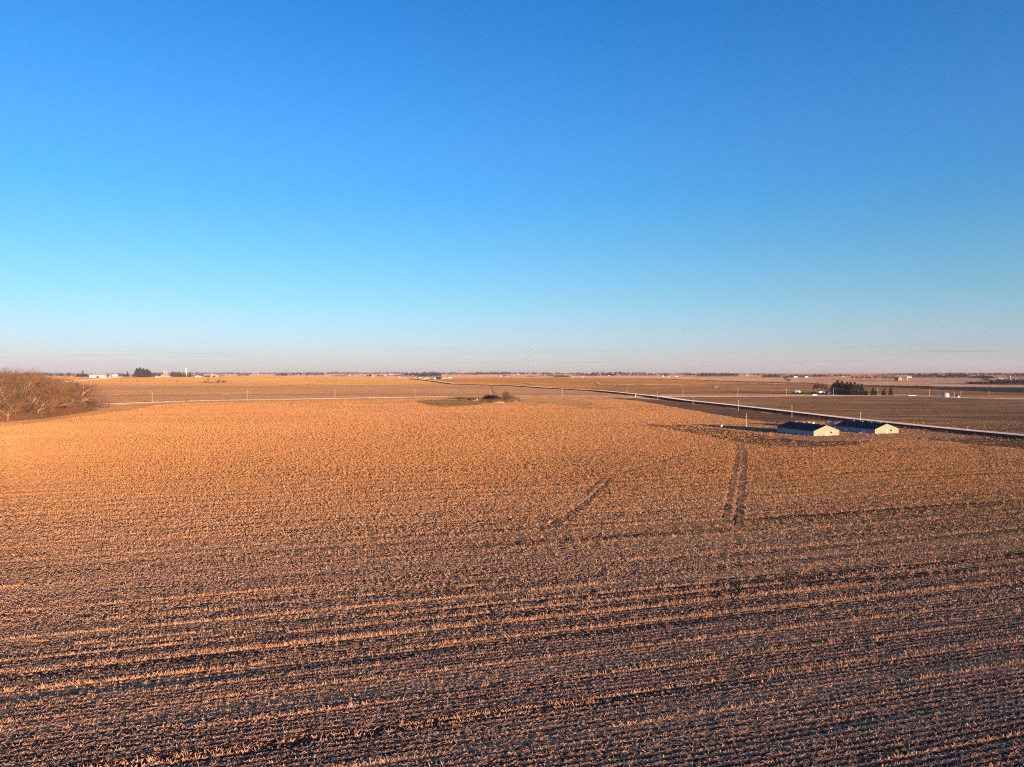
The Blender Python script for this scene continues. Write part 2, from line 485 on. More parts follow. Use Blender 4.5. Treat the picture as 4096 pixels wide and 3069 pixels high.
HAZE = True
if HAZE:
    hm = bpy.data.materials.new('haze_air'); hm.use_nodes = True; t = hm.node_tree; t.nodes.clear()
    o_ = t.nodes.new('ShaderNodeOutputMaterial'); v_ = t.nodes.new('ShaderNodeVolumePrincipled')
    v_.inputs['Color'].default_value = (.72, .78, 1.0, 1); v_.inputs['Density'].default_value = 3.2e-5
    v_.inputs['Anisotropy'].default_value = 0.0
    t.links.new(v_.outputs[0], o_.inputs['Volume'])
    tag(MB().box(-17000, 17000, -17000, 17000, -5, 245).build('haze', hm), kind='stuff')

# ------------------------------------------------------------------ ground
def build_ground():
    nr, na = 300, 540
    rs = np.concatenate([[0.0], 8 * (16500 / 8) ** (np.arange(nr) / (nr - 1))])
    an = np.linspace(0, 2 * np.pi, na, endpoint=False)
    rr, aa = np.meshgrid(rs[1:], an, indexing='ij')
    x = rr * np.sin(aa); y = rr * np.cos(aa)
    V = np.concatenate([[[0, 0, float(H(0, 0))]], np.stack([x, y, H(x, y)], -1).reshape(-1, 3)])
    F = []
    for j in range(na): F.append((0, 1 + (j + 1) % na, 1 + j))
    for i in range(nr - 1):
        a = 1 + i * na
        for j in range(na):
            k = (j + 1) % na
            F.append((a + j, a + k, a + na + k, a + na + j))
    me = bpy.data.meshes.new('ground'); me.from_pydata(V.tolist(), [], F); me.update(); me.shade_smooth()
    me.materials.append(M['ground'])
    o = bpy.data.objects.new('ground', me); col.objects.link(o)
    tag(o, kind='structure')


build_ground()


def lift(P, level):
    r = np.hypot(P[..., 0], P[..., 1])
    P = P.copy(); P[..., 2] += level * (0.02 + 6e-5 * r)
    return P


def grid_obj(name, P, mat, kind='structure'):
    a, b = P.shape[:2]
    F = [(i * b + j, i * b + j + 1, (i + 1) * b + j + 1, (i + 1) * b + j) for i in range(a - 1) for j in range(b - 1)]
    me = bpy.data.meshes.new(name); me.from_pydata(P.reshape(-1, 3).tolist(), [], F); me.update(); me.shade_smooth()
    me.materials.append(mat)
    # face up
    if me.polygons[0].normal.z < 0: me.flip_normals()
    o = bpy.data.objects.new(name, me); col.objects.link(o)
    if kind: tag(o, kind=kind)
    return o


def sheet(name, top, bot, mat, level, jit=1.0, dx=14.0, dy=3.5):
    """a field or verge lying on the terrain; its far and near edges are given where the photo shows them"""
    x0 = max(top[0][0], bot[0][0]); x1 = min(top[-1][0], bot[-1][0])
    xs = np.arange(x0, x1 + dx, dx); xs[-1] = x1
    yt = np.interp(xs, *zip(*top)); yb = np.interp(xs, *zip(*bot))
    ns = rng.normal(0, 1, (2, len(xs)))
    k = np.array([1, 2, 1]) / 2.4
    ns = np.stack([np.convolve(q, k, 'same') for q in ns]) * jit * 0.35
    yt = yt + ns[0]; yb = np.maximum(yb + ns[1], yt + 0.05)
    nrow = int(max(4, (yb - yt).max() / dy)) + 1
    s = np.linspace(0, 1, nrow)
    X = np.repeat(xs[None], nrow, 0); Y = yt[None] * (1 - s[:, None]) + yb[None] * s[:, None]
    P = at(X.ravel(), Y.ravel()).reshape(nrow, len(xs), 3)
    return grid_obj(name, lift(P, level), mat)


def resample(P, step):
    P = np.array(P); seg = np.hypot(*(P[1:, :2] - P[:-1, :2]).T); s = np.concatenate([[0], np.cumsum(seg)])
    n = max(2, int(s[-1] / step)); q = np.linspace(0, s[-1], n)
    X = np.interp(q, s, P[:, 0]); Y = np.interp(q, s, P[:, 1])
    if n > 12:
        k = np.hanning(7); k /= k.sum()
        for A in (X, Y):
            B = np.convolve(np.pad(A, 3, mode='reflect', reflect_type='odd'), k, 'valid'); A[:] = B
    return X, Y


def ribbon(name, pix, width, mat, level, step=6.0, prof=None, jit=0.0, kind='structure', pts=None):
    """strip along a centreline given by photo pixels, width in metres; prof: [(offset, height)] cross-section"""
    P = at(*zip(*pix)) if pts is None else pts
    X, Y = resample(P, step)
    dx = np.gradient(X); dy = np.gradient(Y); L = np.hypot(dx, dy)
    nx, ny = dy / L, -dx / L          # to the right of the travel direction
    prof = prof or [(-width / 2, 0), (0, 0), (width / 2, 0)]
    cols_ = []
    for i, (o, h) in enumerate(prof):
        oo = o + (rng.normal(0, jit, len(X)) if i in (0, len(prof) - 1) else 0)
        x = X + nx * oo; y = Y + ny * oo
        q = lift(np.stack([x, y, H(x, y)], -1), level); q[:, 2] += h
        cols_.append(q)
    return grid_obj(name, np.stack(cols_, 1), mat, kind)


# far and middle fields
sheet('golden_field', [(-80, 1509), (500, 1508), (700, 1510), (1000, 1507), (1300, 1509), (1500, 1511.5), (1640, 1518), (1720, 1524), (1850, 1536)],
      [(-80, 1542), (500, 1539), (1000, 1543), (1350, 1542), (1650, 1540), (1850, 1539)], M['gold'], 1, .5)
sheet('tilled_field', [(-80, 1542), (500, 1539), (1000, 1543), (1350, 1542), (1650, 1540), (1850, 1539), (2000, 1545), (2200, 1558), (2400, 1572), (2520, 1583)],
      [(-80, 1628), (370, 1617), (760, 1604), (1000, 1600), (1600, 1590.5), (1870, 1585.5), (2200, 1585), (2520, 1585)], M['pink'], 1, .4)
sheet('orange_field', [(1660, 1516), (1800, 1512), (2000, 1511), (2300, 1512), (2560, 1513), (2800, 1521), (3000, 1528), (3270, 1536)],
      [(1660, 1517), (1850, 1536), (2000, 1541), (2200, 1554), (2540, 1582), (2800, 1587), (3100, 1586), (3270, 1585)], M['orange'], 1, .4)
sheet('brown_field', [(2150, 1552), (2400, 1548), (2700, 1540), (2860, 1535), (3000, 1531), (3270, 1537), (3500, 1543), (3700, 1545), (3950, 1550), (4180, 1552)],
      [(2150, 1553.5), (2400, 1566), (2540, 1574), (2700, 1577), (3000, 1578), (3270, 1582), (3500, 1582), (3700, 1585), (3950, 1590), (4180, 1592)], M['brown'], 2, 1)
sheet('slope_shade_band', [(3430, 1545.5), (3700, 1545.5), (3791, 1549), (3952, 1550), (4180, 1551.5)],
      [(3430, 1546.5), (3600, 1552), (3700, 1556), (3831, 1563), (3952, 1568), (4180, 1574)], M['dark'], 3, .6)  # dark sheet carries the slope's shade in its colour
sheet('pale_verge', [(2480, 1584), (2600, 1579), (3000, 1578), (3400, 1577.5), (3600, 1577), (3750, 1582), (3900, 1584), (4180, 1587)],
      [(2480, 1586), (2650, 1590), (3000, 1590), (3300, 1588), (3600, 1588), (3700, 1592), (3850, 1598), (3990, 1602), (4180, 1604)], M['verge'], 3, .8)
sheet('umber_field', [(2640, 1589), (3100, 1588.5), (3400, 1586.5), (3640, 1587.5), (3760, 1591), (3850, 1592), (3950, 1598), (4180, 1603)],
      [(2640, 1590), (2800, 1607), (3100, 1641), (3400, 1678), (3650, 1704), (4180, 1760)], M['umber'], 4, 1)
# main field
sheet('corn_stubble_field', [(-400, 1742), (-80, 1714), (0, 1706), (100, 1698), (235, 1676), (330, 1663), (420, 1647), (600, 1621), (760, 1612), (1000, 1606), (1600, 1596), (1800, 1592),
                   (2200, 1590), (2480, 1590.5), (2700, 1606), (2800, 1619), (3130, 1660), (3400, 1690), (3700, 1722), (4180, 1772), (4500, 1805)],
      [(-400, 3400), (4500, 3400)], M['stubble'], 1, .6, dx=18, dy=5)
sheet('field_edge_grass', [(-80, 1694), (0, 1688), (141, 1677), (235, 1660), (330, 1646), (400, 1630), (500, 1618.5), (700, 1609), (1000, 1602.5), (1600, 1593), (1850, 1588), (2200, 1587), (2520, 1588)],
      [(-80, 1716), (0, 1708), (100, 1700), (235, 1679), (330, 1667), (430, 1654), (530, 1641), (620, 1622), (760, 1612), (1000, 1606), (1600, 1596), (1850, 1592), (2200, 1590), (2520, 1591)], M['edge'], 2, 1)
sheet('wood_floor', [(-80, 1600), (0, 1600), (200, 1612), (370, 1622)], [(-80, 1695), (0, 1689), (141, 1678), (235, 1661), (330, 1647), (370, 1640)], M['strip'], 3, 1)
sheet('thin_stubble_strip', [(2440, 1590.5), (2560, 1594), (2700, 1606), (2800, 1619), (3130, 1660), (3250, 1672), (3600, 1712), (4180, 1774)],
      [(2440, 1593), (2550, 1604), (2700, 1628), (2800, 1646), (2900, 1664), (3000, 1679), (3130, 1696), (3250, 1705), (3600, 1740), (3800, 1768), (3900, 1781), (4000, 1786), (4180, 1806)], M['thin'], 2, 3)
sheet('thin_stubble_patch', [(2560, 1698), (2620, 1699), (2760, 1702), (2860, 1715), (3000, 1733), (3130, 1751), (3260, 1764), (3480, 1764)],
      [(2560, 1700), (2640, 1710), (2740, 1730), (2860, 1752), (2960, 1772), (3080, 1788), (3250, 1793), (3400, 1785), (3480, 1768)], M['thin'], 2, 4)
sheet('barnyard_grass', [(2690, 1697.5), (2850, 1697), (3000, 1700), (3110, 1694), (3200, 1683), (3400, 1690), (3600, 1714), (3700, 1724), (3850, 1738), (3960, 1750)],
      [(2690, 1699), (2850, 1713), (3000, 1734), (3130, 1753), (3250, 1766), (3400, 1767), (3560, 1755), (3700, 1754), (3850, 1757), (3960, 1754)], M['lawn'], 3, 2)
sheet('tilled_patch', [(1660, 1605), (1750, 1600), (1850, 1597), (1960, 1604)], [(1660, 1606), (1700, 1616), (1760, 1629), (1850, 1626), (1960, 1612)], M['strip'], 2, 1.5)
sheet('rough_patch', [(2070, 1597), (2200, 1594), (2340, 1606), (2450, 1640)], [(2070, 1606), (2200, 1613), (2340, 1630), (2450, 1642)], M['edge'], 3, 1.5)
sheet('debris_ground', [(1840, 1590), (1950, 1589), (2080, 1591)], [(1840, 1604), (1900, 1613), (2000, 1614), (2080, 1609)], M['strip'], 4, 1)

# roads
ROADPX = [(1650, 1516), (1740, 1526), (1820, 1537.5), (1940, 1541), (2050, 1544), (2200, 1554), (2400, 1565.5), (2560, 1582), (2700, 1599), (2800, 1612), (2950, 1628), (3100, 1645), (3250, 1663), (3400, 1681), (3650, 1707.5), (3850, 1728), (4096, 1751), (4400, 1782)]
RW = 3.9
ribbon('main_road_embankment', ROADPX, 0, M['ditch'], 5, step=12,
       prof=[(-4, 0), (-RW, .02), (RW + .6, .02), (RW + 2.6, -.02), (RW + 9.5, -.03)][::1] and [(-6.5, 0.0), (-RW - .3, .98), (RW + .3, .98), (RW + 3.6, .02), (RW + 9.5, .0)], jit=.35)
ribbon('gravel_road', ROADPX, 2 * RW, M['gravel'], 5, step=8, prof=[(-RW, 1.0), (0, 1.07), (RW, 1.0)], jit=.15)
CROSS = [(150, 1627), (370, 1618), (500, 1615.5), (760, 1605), (1020, 1600.5), (1600, 1591), (1871, 1586), (2200, 1585.5), (2540, 1586.2), (2660, 1587.5), (2800, 1588), (3098, 1586.3), (3400, 1583.7), (3552, 1584.5), (3696, 1588.5), (3948, 1596), (4180, 1596)]
ribbon('cross_road', CROSS, 13, M['gravel'], 6, step=15, jit=.6)
ribbon('country_lane', [(140, 1534), (205, 1530.5), (290, 1526), (400, 1518), (490, 1508.5), (540, 1505)], 22, M['gravel'], 3, step=30, jit=1)
ribbon('farm_drive', [(3560, 1722), (3620, 1724), (3680, 1718), (3720, 1714)], 5, M['verge'], 5, step=5, jit=.5)
ribbon('yard_drive', [(1640, 1519), (1700, 1518), (1820, 1517)], 14, M['verge'], 4, step=20, jit=.5)
# pale contour lines in the fields
for pix, wd in (([(500, 1571), (560, 1567), (650, 1560)], 9), ([(780, 1590), (900, 1581), (1000, 1566)], 9), ([(390, 1588), (460, 1581), (520, 1575)], 8),
                ([(2200, 1530), (2330, 1536), (2390, 1531), (2400, 1541), (2560, 1548), (2700, 1552), (3000, 1556), (3200, 1561)], 9),
                ([(2864, 1553), (2862, 1546), (2876, 1543)], 8), ([(3170, 1562), (3260, 1559), (3330, 1550)], 9)):
    ribbon('grass_waterway', pix, wd, M['verge'], 4, step=12, jit=.8)
for pix in ([(1120, 1543), (1400, 1535), (1700, 1538)], [(1060, 1529), (1400, 1526), (1600, 1525)], [(2030, 1529), (2100, 1533), (2130, 1540)], [(2390, 1545), (2500, 1546), (2600, 1550)]):
    ribbon('drain_furrow', pix, 9, M['brown'], 3, step=20, jit=1)

# wheel tracks
TR = [([(2943, 1768), (2957, 1803), (2950, 1849), (2936, 1914), (2920, 1998), (2910, 2044), (2906, 2090)], .85),
      ([(2968, 1771), (2982, 1812), (2977.5, 1872), (2970.6, 1937), (2959, 2021), (2952, 2105)], .95),
      ([(2200, 2108), (2247, 2076), (2308, 2044), (2363, 1998), (2419, 1947), (2447, 1919)], .8),
      ([(2345, 1984), (2382, 1942), (2419, 1914)], .75),
      ([(2460, 1905), (2488, 1896), (2674, 1840), (2790, 1803), (2929, 1766)], .5),
      ([(3883, 1780), (3953, 1831), (4030, 1855), (4150, 1882)], .9), ([(3911, 1784), (3967, 1821), (4045, 1849), (4150, 1868)], .9),
      ([(3430, 1793), (3630, 1826), (3815, 1859), (4100, 1886)], .45), ([(2400, 1800), (2480, 1813), (2540, 1825)], .5)]
for pix, wd in TR:
    ribbon('wheel_track', pix, wd, M['track'], 3, step=1.5, jit=wd * .22)


# ------------------------------------------------------------------ stubble: stalks and residue of the near field
def in_tracks(X, Y):
    m = np.zeros(len(X), bool)
    for pix, wd in TR[:5]:
        tx, ty = resample(at(*zip(*pix)), 2.0)
        for i in range(len(tx)):
            m |= (np.abs(X - tx[i]) < wd * .7) & (np.abs(Y - ty[i]) < 1.6) & (np.hypot(X - tx[i], Y - ty[i]) < wd * .9 + .8)
    return m


def faint_tracks(X, Y):
    m = np.zeros(len(X), bool)
    for pix, wd in (([(2906, 2085), (2893, 2200), (2880, 2330), (2868, 2480)], 1.3), ([(2952, 2100), (2945, 2200), (2936, 2330), (2928, 2480)], 1.3), ([(2020, 2200), (2110, 2150), (2200, 2108)], 1.2), ([(2100, 2200), (2210, 2130), (2345, 1984)], .8)):
        tx, ty = resample(at(*zip(*pix)), 1.0)
        for i in range(len(tx)):
            m |= np.hypot(X - tx[i], Y - ty[i]) < wd * .6
    return m


def blades(P, D, S, W, taper=0.5):
    h = S * (W[:, None] / 2)
    return np.stack([P - h, P + h, P + D + h * taper, P + D - h * taper], 1)


def vnoise(x, y, seed):
    """smooth value noise, numpy"""
    g = np.random.default_rng(seed).random((256, 256))
    xi = np.floor(x).astype(int); yi = np.floor(y).astype(int); fx = x - xi; fy = y - yi
    fx = fx * fx * (3 - 2 * fx); fy = fy * fy * (3 - 2 * fy)
    G = lambda a, b: g[a & 255, b & 255]
    return (G(xi, yi) * (1 - fx) + G(xi + 1, yi) * fx) * (1 - fy) + (G(xi, yi + 1) * (1 - fx) + G(xi + 1, yi + 1) * fx) * fy


cr, sr = math.cos(ROW), math.sin(ROW)


def uv2xy(u, v): return u * cr - v * sr, u * sr + v * cr


def visible(X, Y, y0, y1):
    Y = Y * (1 + .12 * np.clip(np.random.default_rng(len(X)).normal(0, 1, len(X)), -2, 2) * (y0 > 50))
    return (Y > y0) & (Y <= y1) & (np.abs(X) < Y * 0.735 + 4)


def two_tone(name, VV, TT, near_mat, l1, l2, cat):
    V = np.concatenate(VV); T = np.concatenate(TT)
    y = V[:, 0, 1]
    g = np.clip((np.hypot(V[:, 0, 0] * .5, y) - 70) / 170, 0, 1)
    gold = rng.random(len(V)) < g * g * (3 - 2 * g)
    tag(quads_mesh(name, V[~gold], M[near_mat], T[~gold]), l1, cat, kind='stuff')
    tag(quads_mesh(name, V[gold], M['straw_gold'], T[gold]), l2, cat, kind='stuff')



rt = np.random.default_rng(77)
STRONG = np.zeros(4096)
i_ = 0
while i_ < 4090:
    STRONG[i_] = rt.choice([1.0, .9, .6]); 
    if rt.random() < .35: STRONG[i_ + 1] = rt.uniform(.3, .8)
    if rt.random() < .5: STRONG[i_ + rt.integers(2, 5)] = rt.uniform(.15, .5)
    i_ += int(rt.choice([4, 5, 6, 7, 8, 9]))
BAND = 1 + rt.normal(0, .14, 4096) + .22 * np.sin(np.arange(4096) * 2 * np.pi / 16 + np.cumsum(rt.normal(0, .15, 4096)))
BAND[1:] -= .42 * (STRONG[:-1] > .8); BAND[2:] -= .15 * (STRONG[:-2] > .8)
BAND = np.clip(BAND, .3, 1.3)


def make_residue():
    VV = []; TT = []
    for y0, y1, dens, Ls, Ws in ((48, 85, 80, (.10, .32), (.022, .055)), (85, 130, 44, (.14, .40), (.035, .08)), (130, 200, 13, (.2, .55), (.06, .13)), (200, 300, 4.2, (.3, .8), (.10, .22)), (300, 430, 1.5, (.4, 1.0), (.14, .3))):
        wx = y1 * .735 + 4
        n = int(dens * (y1 - y0) * 2 * wx)
        X = rng.uniform(-wx, wx, n); Y = rng.uniform(y0, y1, n)
        u = X * cr + Y * sr; v = -X * sr + Y * cr
        # pieces gather along the rows
        k = np.round(v / .762) * .762
        pull = rng.random(n) < .72
        v = np.where(pull, k + rng.normal(0, .11, n), v)
        X, Y = uv2xy(u, v)
        passn = vnoise(u * .008, v / 2.6, 5) * .7 + vnoise(u * .05, v / .9, 6) * .3
        patch = vnoise(X * .03, Y * .03, 7)
        band = BAND[(np.round(v / .762).astype(int) + 1500) % 4096]
        dens_p = np.clip(.25 + 1.7 * (passn - .32) + .4 * (patch - .5) - .0016 * (X - 10), .06, 1) * band
        keep = visible(X, Y, y0, y1) & (rng.random(n) < dens_p)
        if y1 > 100: keep &= ~in_tracks(X, Y)
        keep &= ~(faint_tracks(X, Y) & (rng.random(n) < .42))
        X, Y = X[keep], Y[keep]; n = len(X)
        L = rng.uniform(*Ls, n) ** 1.0; W = rng.uniform(*Ws, n)
        a = np.where(rng.random(n) < .45, ROW + rng.normal(0, .35, n), rng.uniform(0, 2 * np.pi, n))
        el = np.abs(rng.normal(0, .28, n))
        D = np.stack([np.cos(a) * np.cos(el), np.sin(a) * np.cos(el), np.sin(el)], -1) * L[:, None]
        b = a + np.pi / 2; tl = rng.uniform(-1.1, 1.1, n)
        S = np.stack([np.cos(b) * np.cos(tl), np.sin(b) * np.cos(tl), np.sin(tl)], -1)
        P = np.stack([X, Y, H(X, Y) + .03 + rng.uniform(.0, .08, n) + W * .4], -1)
        VV.append(blades(P, D, S, W, .7)); TT.append(np.clip(rng.beta(2.0, 2.2, n), 0, 1))
    two_tone('corn_residue', VV, TT, 'husk', 'flattened husks and leaves littering the near field', 'flattened husks and leaves on the far half of the field', 'crop residue')


def in_field(X, Y):
    """inside the corn stubble, clear of the thin strips, barnyard and wood"""
    V = np.stack([X, Y, H(X, Y) - CAMH], -1) @ CR
    px = 2048 - V[:, 0] / V[:, 2] * FPX; py = 1534.5 + V[:, 1] / V[:, 2] * FPX
    top = np.interp(px, [-400, 0, 100, 235, 330, 430, 530, 620, 760, 1000, 1600, 1660, 1700, 1760, 1850, 1960, 2080, 2200, 2340, 2440, 2550, 2700, 2800, 2900, 3000, 3130, 3250, 3600, 3800, 3900, 4000, 4400],
                    [1748, 1708, 1700, 1679, 1667, 1654, 1641, 1622, 1612, 1606, 1597, 1604, 1616, 1629, 1626, 1614, 1610, 1613, 1630, 1600, 1606, 1630, 1648, 1666, 1681, 1696, 1765, 1757, 1770, 1783, 1788, 1830])
    y1 = np.interp(px, [2460, 2600, 2690, 2860, 3000, 3130], [1696, 1698, 1696, 1694, 1694, 1690])
    y2 = np.interp(px, [2460, 2600, 2740, 2860, 2960, 3080, 3250, 3400, 3480], [1698, 1708, 1730, 1752, 1772, 1788, 1793, 1785, 1765])
    patch = (px > 2460) & (px < 3480) & (py > y1) & (py < y2)
    return (py > top) & (~patch | (rng.random(len(X)) < .06))


def make_stalks():
    VV = []; TT = []
    for y0, y1, spacing, sc in ((48, 100, .16, 1.0), (100, 170, .24, 1.3), (170, 300, .34, 1.6), (300, 420, .55, 1.9), (420, 640, 1.1, 2.3)):
        wx = y1 * .735 + 4
        vs = np.arange(-wx * sr - 5, wx * sr + y1 * cr + 5, .762)
        ku = np.arange(-wx - 60, wx + 90, spacing)
        U, Vv = np.meshgrid(ku, vs)
        U = (U + rng.uniform(-.5, .5, U.shape) * spacing).ravel()
        rowi = np.repeat(np.arange(len(vs)), len(ku))
        rowid = np.round(Vv.ravel() / .762).astype(int)
        V = Vv.ravel() + rng.normal(0, .035, U.size)
        X, Y = uv2xy(U, V)
        m = visible(X, Y, y0, y1)
        U, V, X, Y, rowid = U[m], V[m], X[m], Y[m], rowid[m]
        # some rows stands tall where the combine header passed
        strong = STRONG[(rowid + 1500) % 4096]
        along = vnoise(U * .06, rowid * 1.7, 9)
        along2 = vnoise(U * .35, rowid * 2.3, 19)
        lo = np.clip((Y - 60) / 90, 0, 1)
        stand = strong * (along > .36 - .2 * lo) * (along2 > .25 * (1 - lo)) * (.35 + .3 * lo + .8 * along)
        stand = np.where(strong > 0, stand, .16 * (vnoise(U * .1, rowid * .9, 3) > .5))
        p = np.clip(.10 + stand, 0, 1)
        if y0 >= 100: p = np.clip(p + (.10 if y0 < 170 else .34), 0, 1) * (.25 + .35 * vnoise(X * .09, Y * .05, 13) + 1.0 * vnoise(U * .005, V / 3.4, 15))
        keep = rng.random(len(U)) < p
        if y0 < 300: keep &= ~in_tracks(X, Y)
        keep &= ~(faint_tracks(X, Y) & (rng.random(len(U)) < .65))
        if y0 >= 170: keep &= in_field(X, Y)
        X, Y, stand = X[keep], Y[keep], stand[keep]; n = len(X)
        L = (rng.uniform(.16, .34, n) + .34 * np.clip(stand, 0, 1) * rng.uniform(.3, 1.25, n)) * (1 + (sc - 1) * .4)
        for q in range(4 if y0 < 100 else 3):
            a = ROW + np.where(rng.random(n) < .5, 0, np.pi) + rng.normal(0, .6, n)
            el = rng.uniform(.45, 1.5, n) if q == 0 else rng.uniform(.25, 1.2, n)
            LL = L * (1 if q == 0 else .8)
            D = np.stack([np.cos(a) * np.cos(el), np.sin(a) * np.cos(el), np.sin(el)], -1) * LL[:, None]
            b = rng.uniform(0, np.pi, n)
            S = np.stack([np.cos(b), np.sin(b), np.zeros(n)], -1)
            W = rng.uniform(.03, .06, n) * sc if q == 0 else rng.uniform(.03, .09, n) * sc
            P = np.stack([X + rng.normal(0, .05, n), Y + rng.normal(0, .04, n), H(X, Y) + .02], -1)
            VV.append(blades(P, D, S, W, .6)); TT.append(np.clip(rng.beta(3.2, 1.5, n), 0, 1))
    two_tone('corn_stubble_stalks', VV, TT, 'straw', 'cut corn stalks standing in rows across the near field', 'cut corn stalks standing on the far half of the field', 'stubble')


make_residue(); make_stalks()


# ------------------------------------------------------------------ trees
def rvec(s=1.0): return Vector((random.gauss(0, s), random.gauss(0, s), random.gauss(0, s)))


def bare_tree_meshes(seed, h=20.0, spread=1.0, fork=.22, twigs=7, lev=3, tw=.045):
    random.seed(seed)
    tk = MB(); cr_ = MB()

    def grow(p, d, ln, r, level):
        seg = 3 if level < 2 else 2
        q = p.copy(); dd = d.copy()
        for i in range(seg):
            nd = (dd + rvec(.13)).normalized()
            nd = (nd + Vector((0, 0, .05))).normalized()
            e = q + nd * (ln / seg)
            (tk if level < 3 else cr_).tube(q, e, r * (1 - i / seg * .45), r * (1 - (i + 1) / seg * .45), 5 if level < 2 else 3)
            if level >= 1 and i >= 0 and level < lev:
                nb = 2 if level == 1 else 1
                for _ in range(nb):
                    if random.random() < .85:
                        ax = nd.orthogonal().normalized(); ax.rotate(Matrix.Rotation(random.uniform(0, 6.28), 3, nd))
                        cd = (nd * .75 + ax * random.uniform(.5, 1.0) * spread).normalized()
                        grow(e if i < seg - 1 else q.lerp(e, .5), cd, ln * random.uniform(.48, .68), r * .45, level + 1)
            q = e; dd = nd
        if level < lev:
            n = random.randint(4, 6) if level == 0 else 3
            off = random.uniform(0, 6.28)
            for j in range(n):
                ax = dd.orthogonal().normalized(); ax.rotate(Matrix.Rotation(off + 6.28 * j / n + random.uniform(-.4, .4), 3, dd))
                a = random.uniform(.35, 1.0) * spread if level == 0 else random.uniform(.3, .8) * spread
                grow(q, (dd + ax * a).normalized(), ln * (random.uniform(.95, 1.45) if level == 0 else random.uniform(.55, .8)), r * (.55 if level == 0 else .5), level + 1)
        else:
            for _ in range(twigs):
                s = p.lerp(q, random.uniform(.1, 1))
                td = (dd + rvec(.45) + Vector((0, 0, .15))).normalized() * random.uniform(.045, .095) * h
                cr_.blade(s, td, tw * random.uniform(.6, 1.4))
                m_ = s + td * .5
                for __ in range(2):
                    cr_.blade(m_, (td * .5 + rvec(.02 * h)), tw * .7)
    grow(Vector((0, 0, -.2)), Vector((random.uniform(-.08, .08), random.uniform(-.08, .08), 1)).normalized(), h * fork, h * .019, 0)
    # normalise the height
    mz = max(v[2] for v in cr_.v); k = h / mz
    tk.v = [(x * k, y * k, z * k) for x, y, z in tk.v]; cr_.v = [(x * k, y * k, z * k) for x, y, z in cr_.v]
    return tk, cr_


def tree_from(tk, cr_, name, bark, leaf, crown='crown'):
    o = empty(name, (0, 0, 0))
    tk.build('trunk', bark, o); cr_.build(crown, leaf, o)
    return o


def pine_meshes(seed, h=18.0, rb=.24, n=1500, conical=True, low=.06):
    random.seed(seed); tk = MB(); cr_ = MB()
    tk.tube((0, 0, -.2), (0, 0, h * .92), h * .018, h * .004, 6)
    lay = int(16 if conical else 11)
    for i in range(lay):
        f = i / (lay - 1)
        z = h * (low + (1 - low) * f * .96)
        R0 = h * rb * ((1 - f) ** .85 if conical else (math.sin(min(1, (f * .9 + .18)) * math.pi) ** .6)) + h * .012
        nb = max(6, int(13 * (1 - f * .5)))
        off = random.uniform(0, 6.28)
        for j in range(nb):
            a = off + 6.28 * j / nb + random.uniform(-.25, .25); L = R0 * random.uniform(.7, 1.18)
            d = Vector((math.cos(a), math.sin(a), random.uniform(-.25, .12) if conical else random.uniform(-.05, .4)))
            cr_.tube((0, 0, z), Vector((0, 0, z)) + d * L, .05, .01, 3)
            m = max(4, int(n / lay / nb))
            for k in range(m):
                s = random.uniform(.2, 1); p = Vector((0, 0, z)) + d * (L * s)
                tdir = (d.normalized() * .7 + rvec(.5)); tdir.z *= .55
                cr_.blade(p + rvec(.012 * h * 0.8), tdir.normalized() * h * random.uniform(.045, .085), h * random.uniform(.022, .04))
    return tk, cr_


# prototypes sit hidden until placed: the first placement uses the prototype itself
class Proto:
    def __init__(s, maker): s.maker = maker; s.root = None; s.used = False; s.h = None

    def place(s, loc, scale, rz, label, cat, group=None, name=None, mats=None, sxy=1.0):
        if s.root is None: s.root = s.maker()
        if not s.used:
            o = s.root; s.used = True
        else:
            o = copy_tree(s.root)
        o.location = loc; o.rotation_euler = (0, 0, rz); o.scale = (scale * sxy, scale * sxy, scale)
        if 'group' in o.keys(): del o['group']
        tag(o, label, cat, group)
        if name: o.name = name
        if mats:
            for ch in o.children:
                key = ch.name.split('.')[0]
                if key in mats:
                    ch.material_slots[0].link = 'OBJECT'; ch.material_slots[0].material = mats[key]
        return o


def mk_bare(seed, **k):
    k.setdefault('fork', .16); k.setdefault('twigs', 9)
    return Proto(lambda: tree_from(*bare_tree_meshes(seed, 20, **k), 'bare_tree', M['bark'], M['twig']))


BT = [mk_bare(3, spread=1.0), mk_bare(8, spread=1.15, fork=.18), mk_bare(21, spread=.85), mk_bare(34, spread=1.1, fork=.25), mk_bare(55, spread=1.25, fork=.15)]
BTL = [mk_bare(71, spread=1.0, lev=2, twigs=10, tw=.10), mk_bare(88, spread=1.2, lev=2, twigs=11, tw=.10, fork=.2)]     # for trees farther off


def bare(px, py, top, label, group=None, k=None, rz=None, mats=None, sxy=1.0, far=False, name='bare_tree'):
    if px < 365 and py < 1695 and not far: top -= (py - top) * .12
    """a tree whose foot is seen at (px, py) and whose top reaches photo row `top`"""
    p = at1(px, py); hgt = (py - top) * mpp(p)
    pr = (BTL if far else BT)[(k if k is not None else random.randrange(9)) % (2 if far else 5)]
    return pr.place(p, hgt / 20.0, random.uniform(0, 6.28) if rz is None else rz, label, 'tree', group, mats=mats, sxy=sxy)


